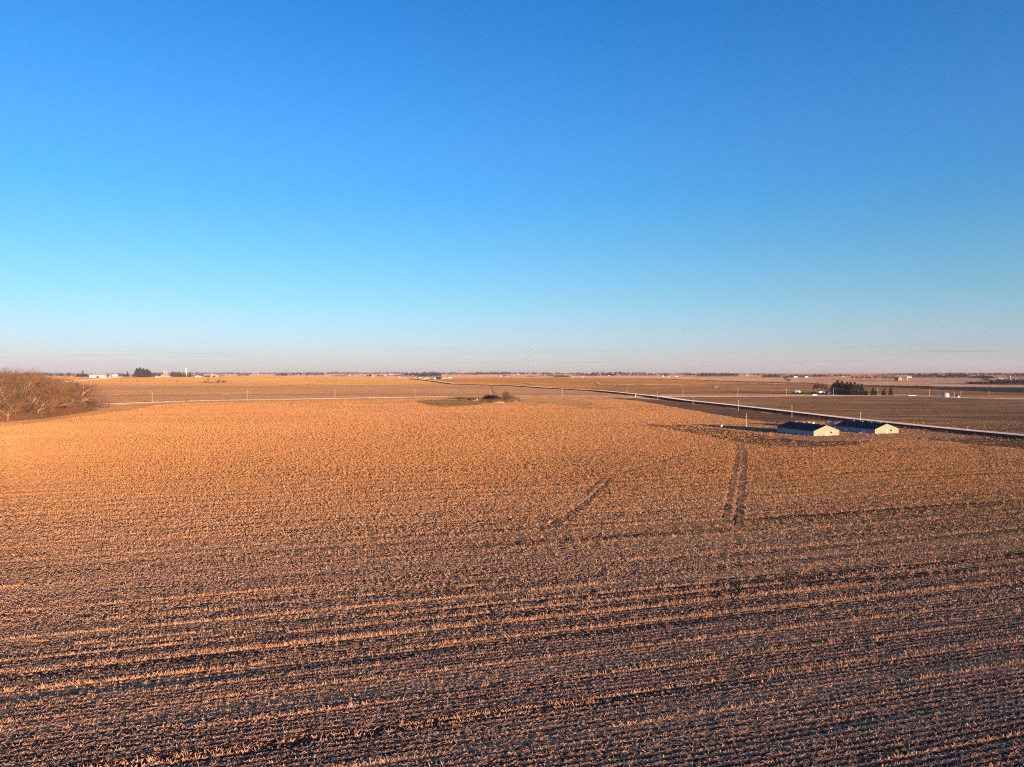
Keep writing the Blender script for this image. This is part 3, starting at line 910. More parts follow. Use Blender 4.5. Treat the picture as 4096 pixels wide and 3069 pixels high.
WG = 'bare trees of the wood at the left edge'
GREY = {'crown': M['twig_grey']}; DARK = {'crown': M['twig_dark'], 'trunk': M['bark_dark']}
front = [(-60, 1692, 1525, 'bare tree at the very left end of the wood front, cut by the frame', 1, None),
         (8, 1687, 1552, 'bare tree near the left frame edge with low orange twigs in the wood front', 0, None),
         (62, 1682, 1560, 'leaning thin bare tree second from the left along the wood front', 2, GREY),
         (102, 1678, 1540, 'bare tree with pale forked V trunk in the wood front', 3, GREY),
         (150, 1674, 1560, 'short bushy bare tree between the forked tree and the stout tree', 4, None),
         (196, 1667, 1538, 'reddish bare tree just left of the stout pale trunk', 0, None),
         (231, 1661, 1524, 'largest bare tree with stout pale trunk and broad crown near the wood corner', 1, None),
         (268, 1656, 1550, 'slender bare tree just right of the stout pale trunk', 2, GREY),
         (312, 1648, 1520, 'wide bare tree with light brown crown near the right end of the wood', 4, None),
         (337, 1645, 1532, 'rightmost bare tree of the wood, leaning toward the road', 3, None)]
for px, py, tp, lb, k, mt in front:
    bare(px, py, tp, lb, WG, k, mats=mt, sxy=1.1)
mids = [(-30, 1665, 1488, 0), (35, 1662, 1492, 3), (85, 1655, 1494, 1), (130, 1650, 1513, 2), (175, 1648, 1508, 4), (215, 1640, 1516, 0), (262, 1635, 1518, 3), (305, 1632, 1526, 1), (328, 1632, 1536, 2)]
for i, (px, py, tp, k) in enumerate(mids):
    bare(px, py, tp, 'bare tree with orange brown crown in the middle of the wood at the left edge', WG, k, mats=GREY if i % 3 == 1 else None, sxy=1.1)
smalls = [(-20, 1689, 1610), (30, 1686, 1596), (84, 1681, 1606), (125, 1677, 1600), (172, 1671, 1612), (250, 1659, 1603), (290, 1653, 1596), (328, 1646, 1604), (350, 1642, 1596)]
for i, (px, py, tp) in enumerate(smalls):
    bare(px, py, tp, 'low dark bushy sapling tree filling the foot of the wood front', WG, i, mats=[GREY, None, DARK][i % 3], sxy=1.7)
backs = [(-40, 1625, 1474, 1), (0, 1628, 1472, 0), (42, 1622, 1468, 3), (70, 1622, 1470, 1), (95, 1620, 1478, 4), (125, 1618, 1484, 2), (160, 1616, 1492, 1), (195, 1612, 1498, 0), (235, 1610, 1503, 3), (275, 1612, 1512, 2)]
for i, (px, py, tp, k) in enumerate(backs):
    bare(px, py, tp, 'tall bare tree rising at the back of the wood at the left edge', WG, k, sxy=1.05)


def brush(name, px0, py0, px1, py1, n, hgt, depth, mat, label=None, cat=None, kind='stuff', w=.09, lean=.35):
    """thicket of dry stems along a line"""
    a = at1(px0, py0); b = at1(px1, py1); d = (b - a); nrm = Vector((-d.y, d.x, 0)).normalized()
    t = rng.random(n); o = rng.normal(0, depth / 2, n)
    X = a.x + d.x * t + nrm.x * o; Y = a.y + d.y * t + nrm.y * o
    P = np.stack([X, Y, H(X, Y)], -1)
    L = hgt * rng.uniform(.25, 1, n) * (0.55 + .9 * vnoise(t * d.length / 7.0, o * 0 + .5, int(px0) + 300))
    D = rng.normal(0, lean, (n, 3)); D[:, 2] = 1; D /= np.linalg.norm(D, axis=1)[:, None]; D *= L[:, None]
    P[:, 2] += rng.random(n) * L * .5
    bb = rng.uniform(0, np.pi, n); S = np.stack([np.cos(bb), np.sin(bb), np.zeros(n)], -1)
    ob = quads_mesh(name, blades(P, D, S, np.full(n, w) * rng.uniform(.5, 1.6, n), .2), mat)
    tag(ob, label, cat, kind=kind)
    return ob


brush('undergrowth', -60, 1690, 140, 1675, 9000, 5.0, 9, M['twig'], 'orange brown undergrowth along the left part of the wood front', 'undergrowth', w=.10)
brush('undergrowth', 140, 1675, 350, 1643, 9000, 4.5, 9, M['twig'], 'orange brown undergrowth along the right part of the wood front', 'undergrowth', w=.10)
brush('undergrowth', 350, 1638, 470, 1618, 300, .9, 5, M['brush'], 'low dry weeds trailing from the wood corner to the road', 'undergrowth', w=.10)
brush('undergrowth', -60, 1660, 320, 1632, 14000, 13, 30, M['twig_grey'], 'grey brown saplings filling the inside of the wood', 'undergrowth', w=.12)
brush('roadside_weeds', 560, 1608, 1650, 1588.5, 1400, .9, 4, M['weed_dark'], 'dark weeds along the far side of the cross road', 'weeds', w=.25)
brush('roadside_weeds', 1650, 1588.5, 2520, 1584, 700, 1.0, 4, M['weed_dark'], 'dark weeds behind the cross road near the road junction', 'weeds', w=.3)
brush('ditch_weeds', 2600, 1597, 3400, 1690, 2200, .9, 2.5, M['brush'], 'pale dry weeds along the near lip of the main road ditch', 'weeds', w=.07)
brush('ditch_weeds', 3620, 1716, 4150, 1771, 1200, .6, 1.5, M['brush'], 'pale dry weeds below the road embankment at the right edge', 'weeds', w=.06)
brush('ditch_reeds', 3395, 1684, 3690, 1719, 300, .8, 2.5, M['brush'], 'dry grass tufts by the farm entrance', 'weeds', w=.07)
for i, (x0, y0, x1, y1) in enumerate([(2550, 1517, 2800, 1522), (2800, 1522, 3080, 1530.5), (3080, 1530.5, 3270, 1536)]):
    brush('fence_row_brush', x0, y0, x1, y1, 900, 2.0, 4, M['weed_dark'], ['dark fence row brush, far left stretch of the line across the orange field', 'dark fence row brush, middle stretch left of the lone tree', 'dark fence row brush, right stretch below the lone tree'][i], 'brush', w=.9)
brush('fence_row_brush', 3440, 1544, 3720, 1546.5, 700, 2.0, 3, M['weed_dark'], 'dark brush line along the top of the painted slope shade', 'brush', w=.9)

# ------------------------------------------------------------------ debris spot in the field, centre
def bush(name, px, py, top, wpx, label, mat, n=1600, seed=1, parts=True, group=None, tw=None):
    random.seed(seed)
    p = at1(px, py); m = mpp(p); h = (py - top) * m; r = wpx * m / 2
    o = empty(name, p)
    st = MB()
    for i in range(7):
        a = 6.28 * i / 7; st.tube((0, 0, -.1), (math.cos(a) * r * .35, math.sin(a) * r * .35, h * .55), h * .02, h * .008, 4)
    st.build('stem', M['bark_dark'], o)
    c = MB()
    for i in range(n):
        u = rvec(1).normalized() * (random.random() ** .45)
        q = Vector((u.x * r, u.y * r, h * .52 + u.z * h * .48))
        d = (q - Vector((0, 0, h * .1))).normalized() + rvec(.25)
        c.blade(q - d * h * .06, d.normalized() * h * random.uniform(.08, .16), tw or h * .014)
    c.build('crown', mat, o)
    tag(o, label, 'shrub', group)
    return o


bush('round_bush', 2027, 1601, 1566, 37, 'large round brown bush right of the dead tree in the field spot', M['twig'], 3600, 5, tw=.15)
bush('round_bush', 2048, 1601, 1577, 24, 'smaller round brown bush overlapping the right of the large round bush', M['twig'], 1300, 6, tw=.10)


def dead_tree():
    p = at1(1976, 1596); m = mpp(p); o = empty('dead_tree', p)
    tk = MB(); br = MB()
    P = lambda x, y, z=0: Vector(((x - 1976) * m, z, (1596 - y) * m))
    path = [P(1976, 1597), P(1976, 1584), P(1975.5, 1574), P(1973, 1568), P(1970, 1562), P(1968, 1557), P(1966.5, 1552), P(1967, 1547)]
    rr_ = [.55, .48, .42, .42, .34, .26, .18, .08]
    for i in range(len(path) - 1): tk.tube(path[i], path[i + 1], rr_[i], rr_[i + 1], 7)
    for q in ([P(1976, 1575), P(1979, 1571), P(1981, 1568.5), P(1985, 1569.5)], [P(1975.5, 1572), P(1977, 1567), P(1974, 1563.5), P(1970, 1563.5)],
              [P(1968, 1557), P(1964, 1551), P(1961, 1544)], [P(1967, 1553), P(1969, 1549), P(1970, 1545)], [P(1973, 1568), P(1970, 1567.5, 2)], [P(1969, 1560), P(1972, 1556)], [P(1967, 1549), P(1963.5, 1547)]):
        for i in range(len(q) - 1): br.tube(q[i], q[i + 1], .38 / (i * .5 + 1), .38 / (i * .5 + 1.6), 5)
        for _ in range(5): br.tube(q[-1], q[-1] + rvec(.9), .06, .02, 3)
    tk.build('trunk', M['bark_dark'], o); br.build('branch', M['bark_dark'], o)
    tag(o, 'dead broken tree with a few crooked branches standing in the field spot', 'tree')


dead_tree()
brush('dark_thicket', 1948, 1597, 1986, 1596, 1400, 4.2, 10, M['weed_dark'], 'near black thicket at the foot of the dead tree', 'thicket', w=.3)
brush('dark_thicket', 1970, 1601, 2012, 1603, 1200, 2.4, 7, M['twig_dark'], 'low dark thicket running right from the dead tree to the round bush', 'thicket', w=.3)
brush('dry_grass_clump', 1843, 1598, 1885, 1596, 2200, 2.8, 9, M['brush'], 'orange dry grass clump at the left end of the field spot', 'grass', w=.2)
brush('dry_grass_clump', 1888, 1600, 1925, 1600, 1800, 2.4, 8, M['brush'], 'orange dry grass behind the rock pile', 'grass', w=.2)
brush('dry_grass_clump', 1925, 1606, 2000, 1608, 4000, 2.0, 9, M['brush'], 'reddish dry grass between the dead tree and the ochre pipe', 'grass', w=.15)
brush('dry_grass_clump', 2015, 1608, 2080, 1605, 2500, 1.5, 8, M['brush'], 'reddish dry grass under the round bushes', 'grass', w=.15)


def rock_mesh(seed, rx, ry, rz):
    import bmesh
    bm = bmesh.new(); bmesh.ops.create_icosphere(bm, subdivisions=2, radius=1)
    rd = random.Random(seed)
    ph = [rd.uniform(0, 6) for _ in range(6)]
    for v in bm.verts:
        c = v.co
        k = 1 + .18 * math.sin(c.x * 3 + ph[0]) + .15 * math.sin(c.y * 4 + ph[1]) + .12 * math.sin(c.z * 5 + ph[2])
        v.co = Vector((c.x * rx * k, c.y * ry * k, max(-.25, c.z) * rz * k))
    me = bpy.data.meshes.new('rock'); bm.to_mesh(me); bm.free()
    return me


def rock(px, py, w, h, label, mat, seed, group='field stones in the middle spot', name='rock', cat='rock'):
    p = at1(px, py); m = mpp(p)
    me = rock_mesh(seed, w * m / 2, w * m / 2.4, h * m); me.materials.append(mat)
    o = bpy.data.objects.new(name, me); col.objects.link(o); o.location = p
    tag(o, label, cat, group)


rock(1894, 1605, 13, 6.5, 'large dark grey boulder at the left end of the rock pile', M['concrete'], 2)
rock(1902, 1607, 9, 4, 'low grey boulder in front of the white one', M['rock'], 3)
rock(1908, 1603.5, 7, 6.5, 'rounded white boulder on top of the rock pile', M['white'], 4)
rock(1919, 1605, 6, 4, 'pale yellowish stone right of the white boulder', M['rock'], 5)
rock(1926, 1604, 5, 5, 'near black lump between pale stones', M['black'], 6)
rock(1933, 1604, 4, 3, 'small pale stone left of the dark lump pair', M['rock'], 7)
rock(2041, 1606, 8, 2.6, 'flat pale stone below the smaller round bush', M['rock'], 8)
rock(2053, 1607, 5, 2.8, 'pale stone in the middle of the right stone row', M['rock'], 9)
rock(2062, 1608, 7, 4, 'tall pale broken slab near the right end of the stones', M['rock'], 10)
rock(2071, 1609, 6, 2.8, 'rightmost pale stone of the row beside the field track', M['rock'], 12)


def pipe():
    a = at1(1967, 1612); b = at1(2018, 1612); o = empty('irrigation_pipe', (a + b) / 2)
    d = (b - a) / 2; up = Vector((0, 0, .62))
    MB().tube(-d + up, d + up, .60, .60, 12, True).build('pipe', M['rust'], o, True)
    for s in (-1, 1): MB().tube(d * s * 1.0 + up, d * s * 1.07 + up, .74, .74, 12, True).build('end_drum', M['darkmetal'], o, True)
    tag(o, 'long ochre yellow pipe with dark ends lying in front of the field spot', 'pipe')


pipe()

# ------------------------------------------------------------------ barns
def barn(px, py, hw, rise, W, L, rz, lb, seed):
    p = at1(px, py); o = empty('hog_barn', p, rz)
    # local: x along the gable (to the right), y along the length (away)
    o_ = .0
    MB().prism([(0, .0), (W, .0), (W, hw), (W / 2, hw + rise - .12), (0, hw)], 0, .18).build('gable_wall', M['cream'], o)
    MB().prism([(0, .0), (W, .0), (W, hw), (W / 2, hw + rise - .12), (0, hw)], L - .18, L).build('gable_wall', M['cream'], o)
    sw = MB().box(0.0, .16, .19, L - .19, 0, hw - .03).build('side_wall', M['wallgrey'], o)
    MB().box(-.08, -.003, .3, L - .3, 0, .75).build('footing', M['concrete'], sw)
    bt = MB(); bt.box(-.05, -.003, .2, L - .2, hw * .58, hw * .58 + .12); bt.build('batten', M['concrete'], sw)
    MB().box(W - .16, W, .19, L - .19, 0, hw - .03).build('side_wall', M['cream'], o)
    rf = MB(); e = .45; t = .10
    k = rise / (W / 2)
    for s in (0, 1):
        f = (lambda x: x) if s == 0 else (lambda x: W - x)
        pr = [(f(-e), hw - k * e), (f(W / 2), hw + rise), (f(W / 2), hw + rise + t), (f(-e), hw - k * e + t)]
        rf.prism(pr, -.3, L + .3)
    rfo = rf.build('roof', M['roof'], o)
    for i in range(4):
        y = L * (.18 + .22 * i)
        MB().box(W / 2 - .25, W / 2 + .25, y - 1.2, y + 1.2, hw + rise + .06, hw + rise + .24).build('ridge_vent', M['white'], rfo)
    MB().box(W * .47, W * .47 + 1.05, -.09, -.003, .25, 2.25).build('door', M['white'], o)
    v = MB().box(W * .655, W * .655 + .5, -.5, -.003, 1.3, 2.0).build('exhaust_fan', M['darkmetal'], o)
    h = MB(); h.poly([(W * .655 + .55, -.05, 2.05), (W * .655 + 1.3, -.05, 2.05), (W * .655 + 1.45, -.75, 1.45), (W * .655 + .7, -.75, 1.45)])
    h.poly([(W * .655 + .55, -.05, 2.05), (W * .655 + .7, -.75, 1.45), (W * .655 + .62, -.05, 1.4)])
    h.build('fan_hood', M['white'], v)
    MB().box(.0, W, -.14, -.003, .0, .16).build('sill_trim', M['white'], o)
    MB().box(W + .003, W + .09, -.02, .18, 0, hw - .1).build('corner_trim', M['red'] if seed == 1 else M['white'], o)
    MB().box(-.09, -.003, -.02, .18, .1, hw - .1).build('corner_trim', M['white'], o)
    if seed == 2:
        for y in (5.5, 17):
            MB().box(-1.1, -.09, y, y + 1.6, .2, 1.15).build('side_fan', M['white'], o)
    else:
        MB().tube((-.1, L - 1, 1.9), (-.1, L - 4, 1.2), .05, .05, 5).build('downpipe', M['darkmetal'], o)
    tag(o, lb, 'barn', 'twin low hog barns by the road')
    return o


barn(3256, 1746, 2.6, 2.5, 14.5, 26, R(18), 'nearer low cream barn with long navy roof, left of the twin barns', 1)
barn(3500.8, 1737, 2.45, 2.5, 14.2, 26, R(18), 'low cream barn with navy roof beside the road, right of the twin barns', 2)


def feed_bin(px, py, top, wpx, label, name='feed_bin'):
    p = at1(px, py); m = mpp(p); h = (py - top) * m; r = wpx * m / 2
    o = empty(name, p)
    bd = MB().lathe([(r * .22, h * .22), (r, h * .46), (r, h * .80)], k=20).build('hopper_body', M['galv'], o, True)
    MB().lathe([(r * 1.03, h * .80), (r * .25, h * .97), (r * .22, h * .97 + .05)], k=20).build('cone_roof', M['galv_dull'], o, True)
    MB().lathe([(r * .2, h * .975), (r * .2, h * 1.0)], k=10).build('lid', M['galv'], o)
    for i in range(4):
        a = math.pi / 4 + i * math.pi / 2
        MB().tube((math.cos(a) * r * .95, math.sin(a) * r * .95, 0), (math.cos(a) * r * .95, math.sin(a) * r * .95, h * .5), .07, .07, 5).build('leg', M['galv_dull'], o)
    tag(o, label, 'feed bin', 'feed bins between the twin barns')


feed_bin(3312, 1716, 1684, 17, 'larger grey feed bin just left of its twin between the two barns')
feed_bin(3331, 1716, 1683, 17, 'grey feed bin nearest the right barn, right one of the larger pair')
feed_bin(3234, 1706, 1686, 14, 'small feed bin top peeking over the navy roof, left of two')
feed_bin(3251, 1706, 1686, 15, 'small feed bin top peeking over the navy roof, right of two')


def propane():
    p = at1(2885, 1712); m = mpp(p); o = empty('white_tank', p, R(20))
    MB().lathe([(.05, .55), (.45, .62), (.62, .85), (.62, 1.25), (.4, 1.55), (.05, 1.62)], k=14).build('tank', M['white'], o, True)
    MB().tube((.3, 0, 1.2), (.95, 0, 1.9), .16, .10, 6, True).build('vent_pipe', M['white'], o)
    for s in (-.35, .35): MB().box(s - .08, s + .08, -.3, .3, 0, .62).build('foot', M['darkmetal'], o)
    tag(o, 'small white tank standing alone in the long barn shadow', 'tank')


propane()
p = at1(3085, 1719); m_ = mpp(p); o = empty('feed_rack', p, R(-2))
MB().box(-15 * m_, 14 * m_, -.35, .35, .65, .80).build('rack_top', M['concrete'], o)
for s in (-10, 0, 10):
    MB().box(s * m_ - .1, s * m_ + .1, -.25, .25, 0, .648).build('leg', M['darkmetal'], o)
tag(o, 'long low pale rack on the grass at the far left barn corner', 'rack')
for i, (px, py) in enumerate([(3074, 1731), (3085, 1731)]):
    p = at1(px, py); o = empty('black_pipe', p, R(30))
    ms = MB(); pr = None
    for k in range(9):
        a = math.pi * k / 8; q = Vector((-.9 * math.cos(a), 0, .95 * math.sin(a)))
        if pr is not None: ms.tube(pr, q, .13, .13, 6)
        pr = q
    ms.tube(pr, pr + Vector((0, 0, -.2)), .13, .13, 6)
    ms.build('bent_pipe', M['darkmetal'], o)
    tag(o, ['bent black pipe rising from the shaded grass, left of two', 'bent black pipe nearest the barn wall, right of two'][i], 'pipe', 'black pipes by the barn')
p = at1(3375, 1731); MBs = MB(); MBs.box(-5, 4.5, -1.6, 1.6, .0, .12); o = MBs.build('concrete_pad', M['concrete']); o.location = p; o.rotation_euler = (0, 0, R(-12))
tag(o, 'pale concrete pad between the twin barns', 'pad')

# ------------------------------------------------------------------ utility poles
def pole(px, base, top, label, arm=True, lamp=False, group='utility poles along the roads', r=.17, rz=0):
    p = at1(px, base); m = mpp(p); h = (base - top) * m
    o = empty('utility_pole', p, rz)
    MB().tube((0, 0, -.2), (0, 0, h), r, r * .8, 7, True).build('shaft', M['pole'], o)
    if arm:
        MB().box(-1.1, 1.1, -.07, .07, h - .75, h - .58).build('crossarm', M['pole'], o)
        for s in (-1, 0, 1): MB().tube((s, 0, h - .58 if s else h), (s, 0, h - .3 if s else h + .28), .07, .05, 6, True).build('insulator', M['galv_dull'], o)
    if lamp:
        MB().box(-.28, .1, -.2, .2, h * .76, h * .76 + .35).build('transformer', M['galv_dull'], o)
        MB().box(-.25, .25, -.22, .22, .1, .9).build('meter_box', M['galv_dull'], o)
    tag(o, label, 'utility pole', group)
    return p + Vector((0, 0, h))


ordl = ['first', 'second', 'third', 'fourth', 'fifth', 'sixth', 'seventh']
for i, (x, b, t_) in enumerate([(609, 1611, 1571), (989, 1600, 1562), (1340, 1594, 1557), (1660, 1589, 1556.5), (1963, 1585, 1562), (2249, 1584, 1551.5)]):
    pole(x, b, t_, 'pale pole on the far side of the cross road, %s from the left' % ordl[i], rz=R(80))
tops = {}
for x, b, t_, lb in [(2508, 1579, 1546.6, 'pale pole behind the main road just left of the junction'), (2731.6, 1585, 1553.5, 'pale pole behind the cross road, first right of the junction'),
                     (2951, 1586, 1557, 'pale pole behind the cross road, between the junction and the soil heaps'), (3146, 1585, 1554, 'pale pole just left of the orange soil heaps'),
                     (3333.5, 1583, 1553, 'pale pole in front of the left end of the dark pines'), (3508.8, 1584, 1554, 'pole between the small dark spruces'),
                     (3842.8, 1586, 1565, 'pole just right of the small open bin'), (3956, 1589, 1566, 'rightmost pole above the row of dark blocks')]:
    tops[x] = pole(x, b, t_, lb, rz=R(80))
for x, b, t_, lb in [(2631, 1602, 1563, 'pole standing in the ditch closest to the road junction'), (2772, 1619, 1582, 'second pole in the main road ditch, right of the junction'),
                     (2953.5, 1643, 1600.5, 'third pole in the main road ditch, above the barn shadow'), (3167.5, 1670, 1623.6, 'tall pole in the main road ditch behind the left barn'),
                     (3441.8, 1694, 1650, 'pole behind the navy roof of the right barn')]:
    pole(x, b, t_, lb, rz=R(84), r=.15)
pole(2985, 1708, 1655, 'yard pole with a white box standing beside the barn shadow', arm=False, lamp=True, r=.16)
pole(3718, 1586, 1557, 'yard light pole left of the round grain bin', arm=False, lamp=True, r=.2)
pole(3817, 1591, 1569, 'short yard pole between the grain bin and the open bin', arm=False, lamp=True, r=.2)
wm = MB()
for dz in (0, -1.6):
    a, b = tops[3333.5] + Vector((0, 0, dz)), tops[3508.8] + Vector((0, 0, dz)); pr = None
    for k in range(17):
        f = k / 16; q = a.lerp(b, f) - Vector((0, 0, 4 * f * (1 - f) * 1.2))
        if pr is not None: wm.tube(pr, q, .05, .05, 3)
        pr = q
tag(wm.build('power_line', M['cable']), 'thin sagging power wires crossing in front of the dark pines', 'wire')

# radio mast
p = at1(2113, 1501); m = mpp(p); hh = (1501 - 1360) * m
o = empty('radio_mast', p)
for i in range(14):
    z0, z1 = hh * i / 14, hh * (i + 1) / 14
    MB().box(-.8, .8, -.8, .8, z0, z1 - .02).build('mast_section', M['mastred'] if i % 2 else M['galv_dull'], o)
tag(o, 'very tall thin radio mast with alternating bands above the horizon', 'radio mast')

# ------------------------------------------------------------------ farmstead on the right
GP = 'dark pines of the farmstead'
PINES = [Proto(lambda s=s, c=c, rb=rb: tree_from(*pine_meshes(s, 18, rb, 4200, c), 'pine_tree', M['bark_dark'], M['needle'])) for s, c, rb in ((1, True, .24), (2, False, .27), (3, False, .24), (4, True, .20))]


def pine(px, py, top, k, label, group=GP, yellow_green=False, sxy=1.0, name=None, cat='pine tree'):
    p = at1(px, py); h = (py - top) * mpp(p)
    return PINES[k].place(p, h / 18, random.uniform(0, 6), label, cat, group, mats={'crown': M['needle_yellow']} if yellow_green else None, sxy=sxy)


for px, py, tp, k, lb, yellow_green, s in [
    (3336, 1581, 1531, 1, 'leftmost broad dark pine with drooping branches', False, 1.1), (3350, 1580, 1522, 2, 'tallest dark pine near the left of the clump', False, 1.15),
    (3368, 1580, 1525, 1, 'second tall dark pine, right of the tallest', False, 1.1), (3378, 1581, 1540, 2, 'short dark pine in the front middle of the clump', False, 1.2),
    (3388, 1580, 1529, 2, 'dark pine in the middle with pale patches', False, 1.1), (3402, 1581, 1530, 1, 'dark pine just left of the yellow green ones', False, 1.1),
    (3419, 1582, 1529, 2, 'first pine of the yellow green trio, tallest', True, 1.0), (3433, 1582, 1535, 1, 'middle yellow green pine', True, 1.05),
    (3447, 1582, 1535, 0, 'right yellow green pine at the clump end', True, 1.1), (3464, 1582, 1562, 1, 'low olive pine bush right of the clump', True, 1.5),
    (3492, 1583, 1550, 0, 'broad dark spruce left of the pole', False, 1.3), (3505, 1583, 1562, 1, 'low dark shrubby spruce touching the broad spruce', False, 1.3),
    (3530, 1583, 1562, 3, 'small dark spruce with pointed top, left half of a pair', False, 1.2), (3538, 1583, 1554, 0, 'pointed dark spruce, right half of the pair', False, .95),
    (3563, 1583, 1551, 0, 'lone pointed dark spruce at the right end of the row', False, 1.2)]:
    pine(px, py, tp, k, lb, yellow_green=yellow_green, sxy=s)
for px, py, tp, k, lb in [(3276, 1572, 1523, 0, 'thin dark bare tree left of its leaning twin by the soil heaps'), (3290, 1573, 1520, 2, 'leaning dark bare tree beside the white machine')]:
    bare(px, py, tp, lb, 'bare trees by the farmstead', k, mats=DARK, sxy=.9)
bare(3306, 1570, 1540, 'small dark bare tree between the leaning tree and the pines', 'bare trees by the farmstead', 4, mats=DARK)
bare(3142, 1531, 1497, 'lone dark bare tree with forked trunk on the fence row', None, 1, mats=DARK)
bare(3155, 1531, 1512, 'small dark bare tree just right of the lone forked tree', None, 2, mats=DARK)


def heap(px, py, w, h, label, mat, seed, d=1.0):
    p = at1(px, py); m = mpp(p)
    me = rock_mesh(seed, w * m / 2, w * m / 2.6 * d, h * m); me.materials.append(mat)
    o = bpy.data.objects.new('soil_heap', me); col.objects.link(o); o.location = p; tag(o, label, 'soil heap', 'soil heaps by the farmstead')


heap(3172, 1574.5, 16, 3.5, 'dark low soil heap at the left end', M['black'], 21)
heap(3186, 1575.5, 20, 7, 'brown soil heap with the pale sheet behind it', M['strip'], 22)
heap(3209, 1577, 24, 8, 'tallest orange soil heap', M['mound'], 23)
heap(3224, 1577.5, 20, 6, 'middle orange soil heap', M['mound'], 24)
heap(3236, 1577.5, 18, 5, 'right orange soil heap nearest the car', M['mound'], 25)
heap(3254, 1575, 24, 7.5, 'rounded black soil heap right of the orange ones', M['black'], 26)
heap(3272, 1576, 22, 4.2, 'low black heap under the thin bare tree', M['black'], 27)
heap(3296, 1577, 40, 4.0, 'long low black heap below the white machine', M['black'], 28, .4)


def gable_building(name, px, py, wpx, hpx, label, wall, roof, cat='building', rz=0.0, long=1.6, rise=.35, group=None, door=True, win=0, gable_front=True, roofh=None):
    """px,py: middle of its foot; wpx wide and hpx high to the ridge as seen"""
    p = at1(px, py); m = mpp(p); Wd = wpx * m; Ht = hpx * m
    o = empty(name, p, rz - math.atan2(p.x, p.y) * .5)
    eh = Ht * (1 - rise)
    if gable_front:
        L = Wd * long
        MB().prism([(-Wd / 2, 0), (Wd / 2, 0), (Wd / 2, eh), (0, Ht - .15), (-Wd / 2, eh)], 0, L).build('wall', wall, o)
        rf = MB()
        for s in (-1, 1):
            rf.prism([(s * (Wd / 2 + .4), eh - .25), (0, Ht), (0, Ht + .18), (s * (Wd / 2 + .4), eh - .07)], -.35, L + .35)
        rf.build('roof', roof, o)
    else:
        D = Wd / long
        w_ = MB(); w_.box(-Wd / 2, Wd / 2, 0, D, 0, eh); w_.build('wall', wall, o)
        rf = MB(); n = len(rf.v)
        A = [(-Wd / 2 - .3, -.4, eh), (Wd / 2 + .3, -.4, eh), (Wd / 2 + .3, D + .4, eh), (-Wd / 2 - .3, D + .4, eh), (-Wd / 2 - .3, D / 2, Ht), (Wd / 2 + .3, D / 2, Ht)]
        rf.v += A; rf.f += [(0, 1, 5, 4), (2, 3, 4, 5), (1, 2, 5), (3, 0, 4), (0, 3, 2, 1)]
        rf.build('roof', roof, o)
    if door:
        MB().box(-Wd * .06, Wd * .10, -.10, -.003, 0, eh * .75).build('door', M['glass'] if wall is not M['glass'] else M['white'], o)
    for i in range(win):
        x = -Wd * .4 + Wd * .8 * (i + .5) / win
        if abs(x - Wd * .02) < Wd * .1: x += Wd * .12
        MB().box(x - Wd * .03, x + Wd * .03, -.09, -.003, eh * .4, eh * .75).build('window', M['glass'], o)
    tag(o, label, cat, group)
    return o


gable_building('house', 3322, 1580, 26, 17, 'dark blue grey house half hidden by the pines', flat_mat('dark_blue_siding', lin(.10, .105, .14), lin(.07, .075, .10), .5), M['greyroof'], 'house', win=2, rise=.4)  # dark blue-grey wall colour
# white machine and tarp
p = at1(3305, 1576); m = mpp(p); o = empty('farm_machine', p, R(10))
MB().box(-1.4, 1.8, -1.2, 1.2, 1.0, 3.6).build('cab', M['white'], o)
MB().box(-5.5, -1.45, -1.0, 1.0, 1.1, 2.4).build('body', M['tarp'], o)
MB().box(-.9, 1.2, -1.26, -1.203, 2.2, 3.2).build('window', M['glass'], o)
for x in (-4.3, -.1): MB().tube((x, -1.35, .8), (x, 1.35, .8), .8, .8, 12, True).build('wheel', M['rubber'], o)
MB().tube((1.5, 0, 3.6), (2.6, 0, 4.6), .25, .18, 6, True).build('spout', M['white'], o)
tag(o, 'white farm machine parked right of the leaning tree', 'machine')
p = at1(3192, 1571); m = mpp(p)
o = MB().prism([(-11 * m, 2.5), (-6 * m, 3.6), (4 * m, 3.2), (11 * m, 1.9), (11 * m, 0), (-11 * m, 0)], 0, 5).build('tarp_stack', M['tarp']); o.location = p
tag(o, 'pale blue white tarp covered stack behind the orange heaps', 'stack')
p = at1(3284, 1572); o = MB().prism([(-3.5, 0), (3.5, 0), (3.2, 2.2), (0, 3.0), (-3.2, 2.0)], 0, 6).build('tarp_stack', M['tarp']); o.location = p
tag(o, 'pale blue tarp covered stack left of the white machine', 'stack')


def car(px, py, label, L=6.4):
    p = at1(px, py); o = empty('car', p, R(178))
    prof = [(-L / 2, .45), (L / 2, .45), (L / 2, 1.15), (L * .32, 1.35), (L * .16, 2.15), (-L * .42, 2.2), (-L / 2, 1.5)]
    W = 2.1
    MB().prism(prof, -W / 2, W / 2).build('body', M['white'], o)
    for s, nm in ((-1, 'n'), (1, 'f')):
        y0, y1 = (-W / 2 - .02, -W / 2 - .003) if s < 0 else (W / 2 + .003, W / 2 + .02)
        for a, b in ((-.38, -.14), (-.11, .13)):
            MB().box(L * a, L * b, y0, y1, 1.45, 2.0).build('window', M['glass'], o)
        for x in (-L * .31, L * .31):
            MB().tube((x, s * (W / 2 - .25), .42), (x, s * (W / 2 + .03), .42), .42, .42, 14, True).build('wheel', M['rubber'], o)
    MB().box(L / 2 + .003, L / 2 + .05, -.8, .8, .5, .75).build('bumper', M['darkmetal'], o)
    tag(o, label, 'car')


car(3257.5, 1583.6, 'white car driving on the cross road in front of the black heap')


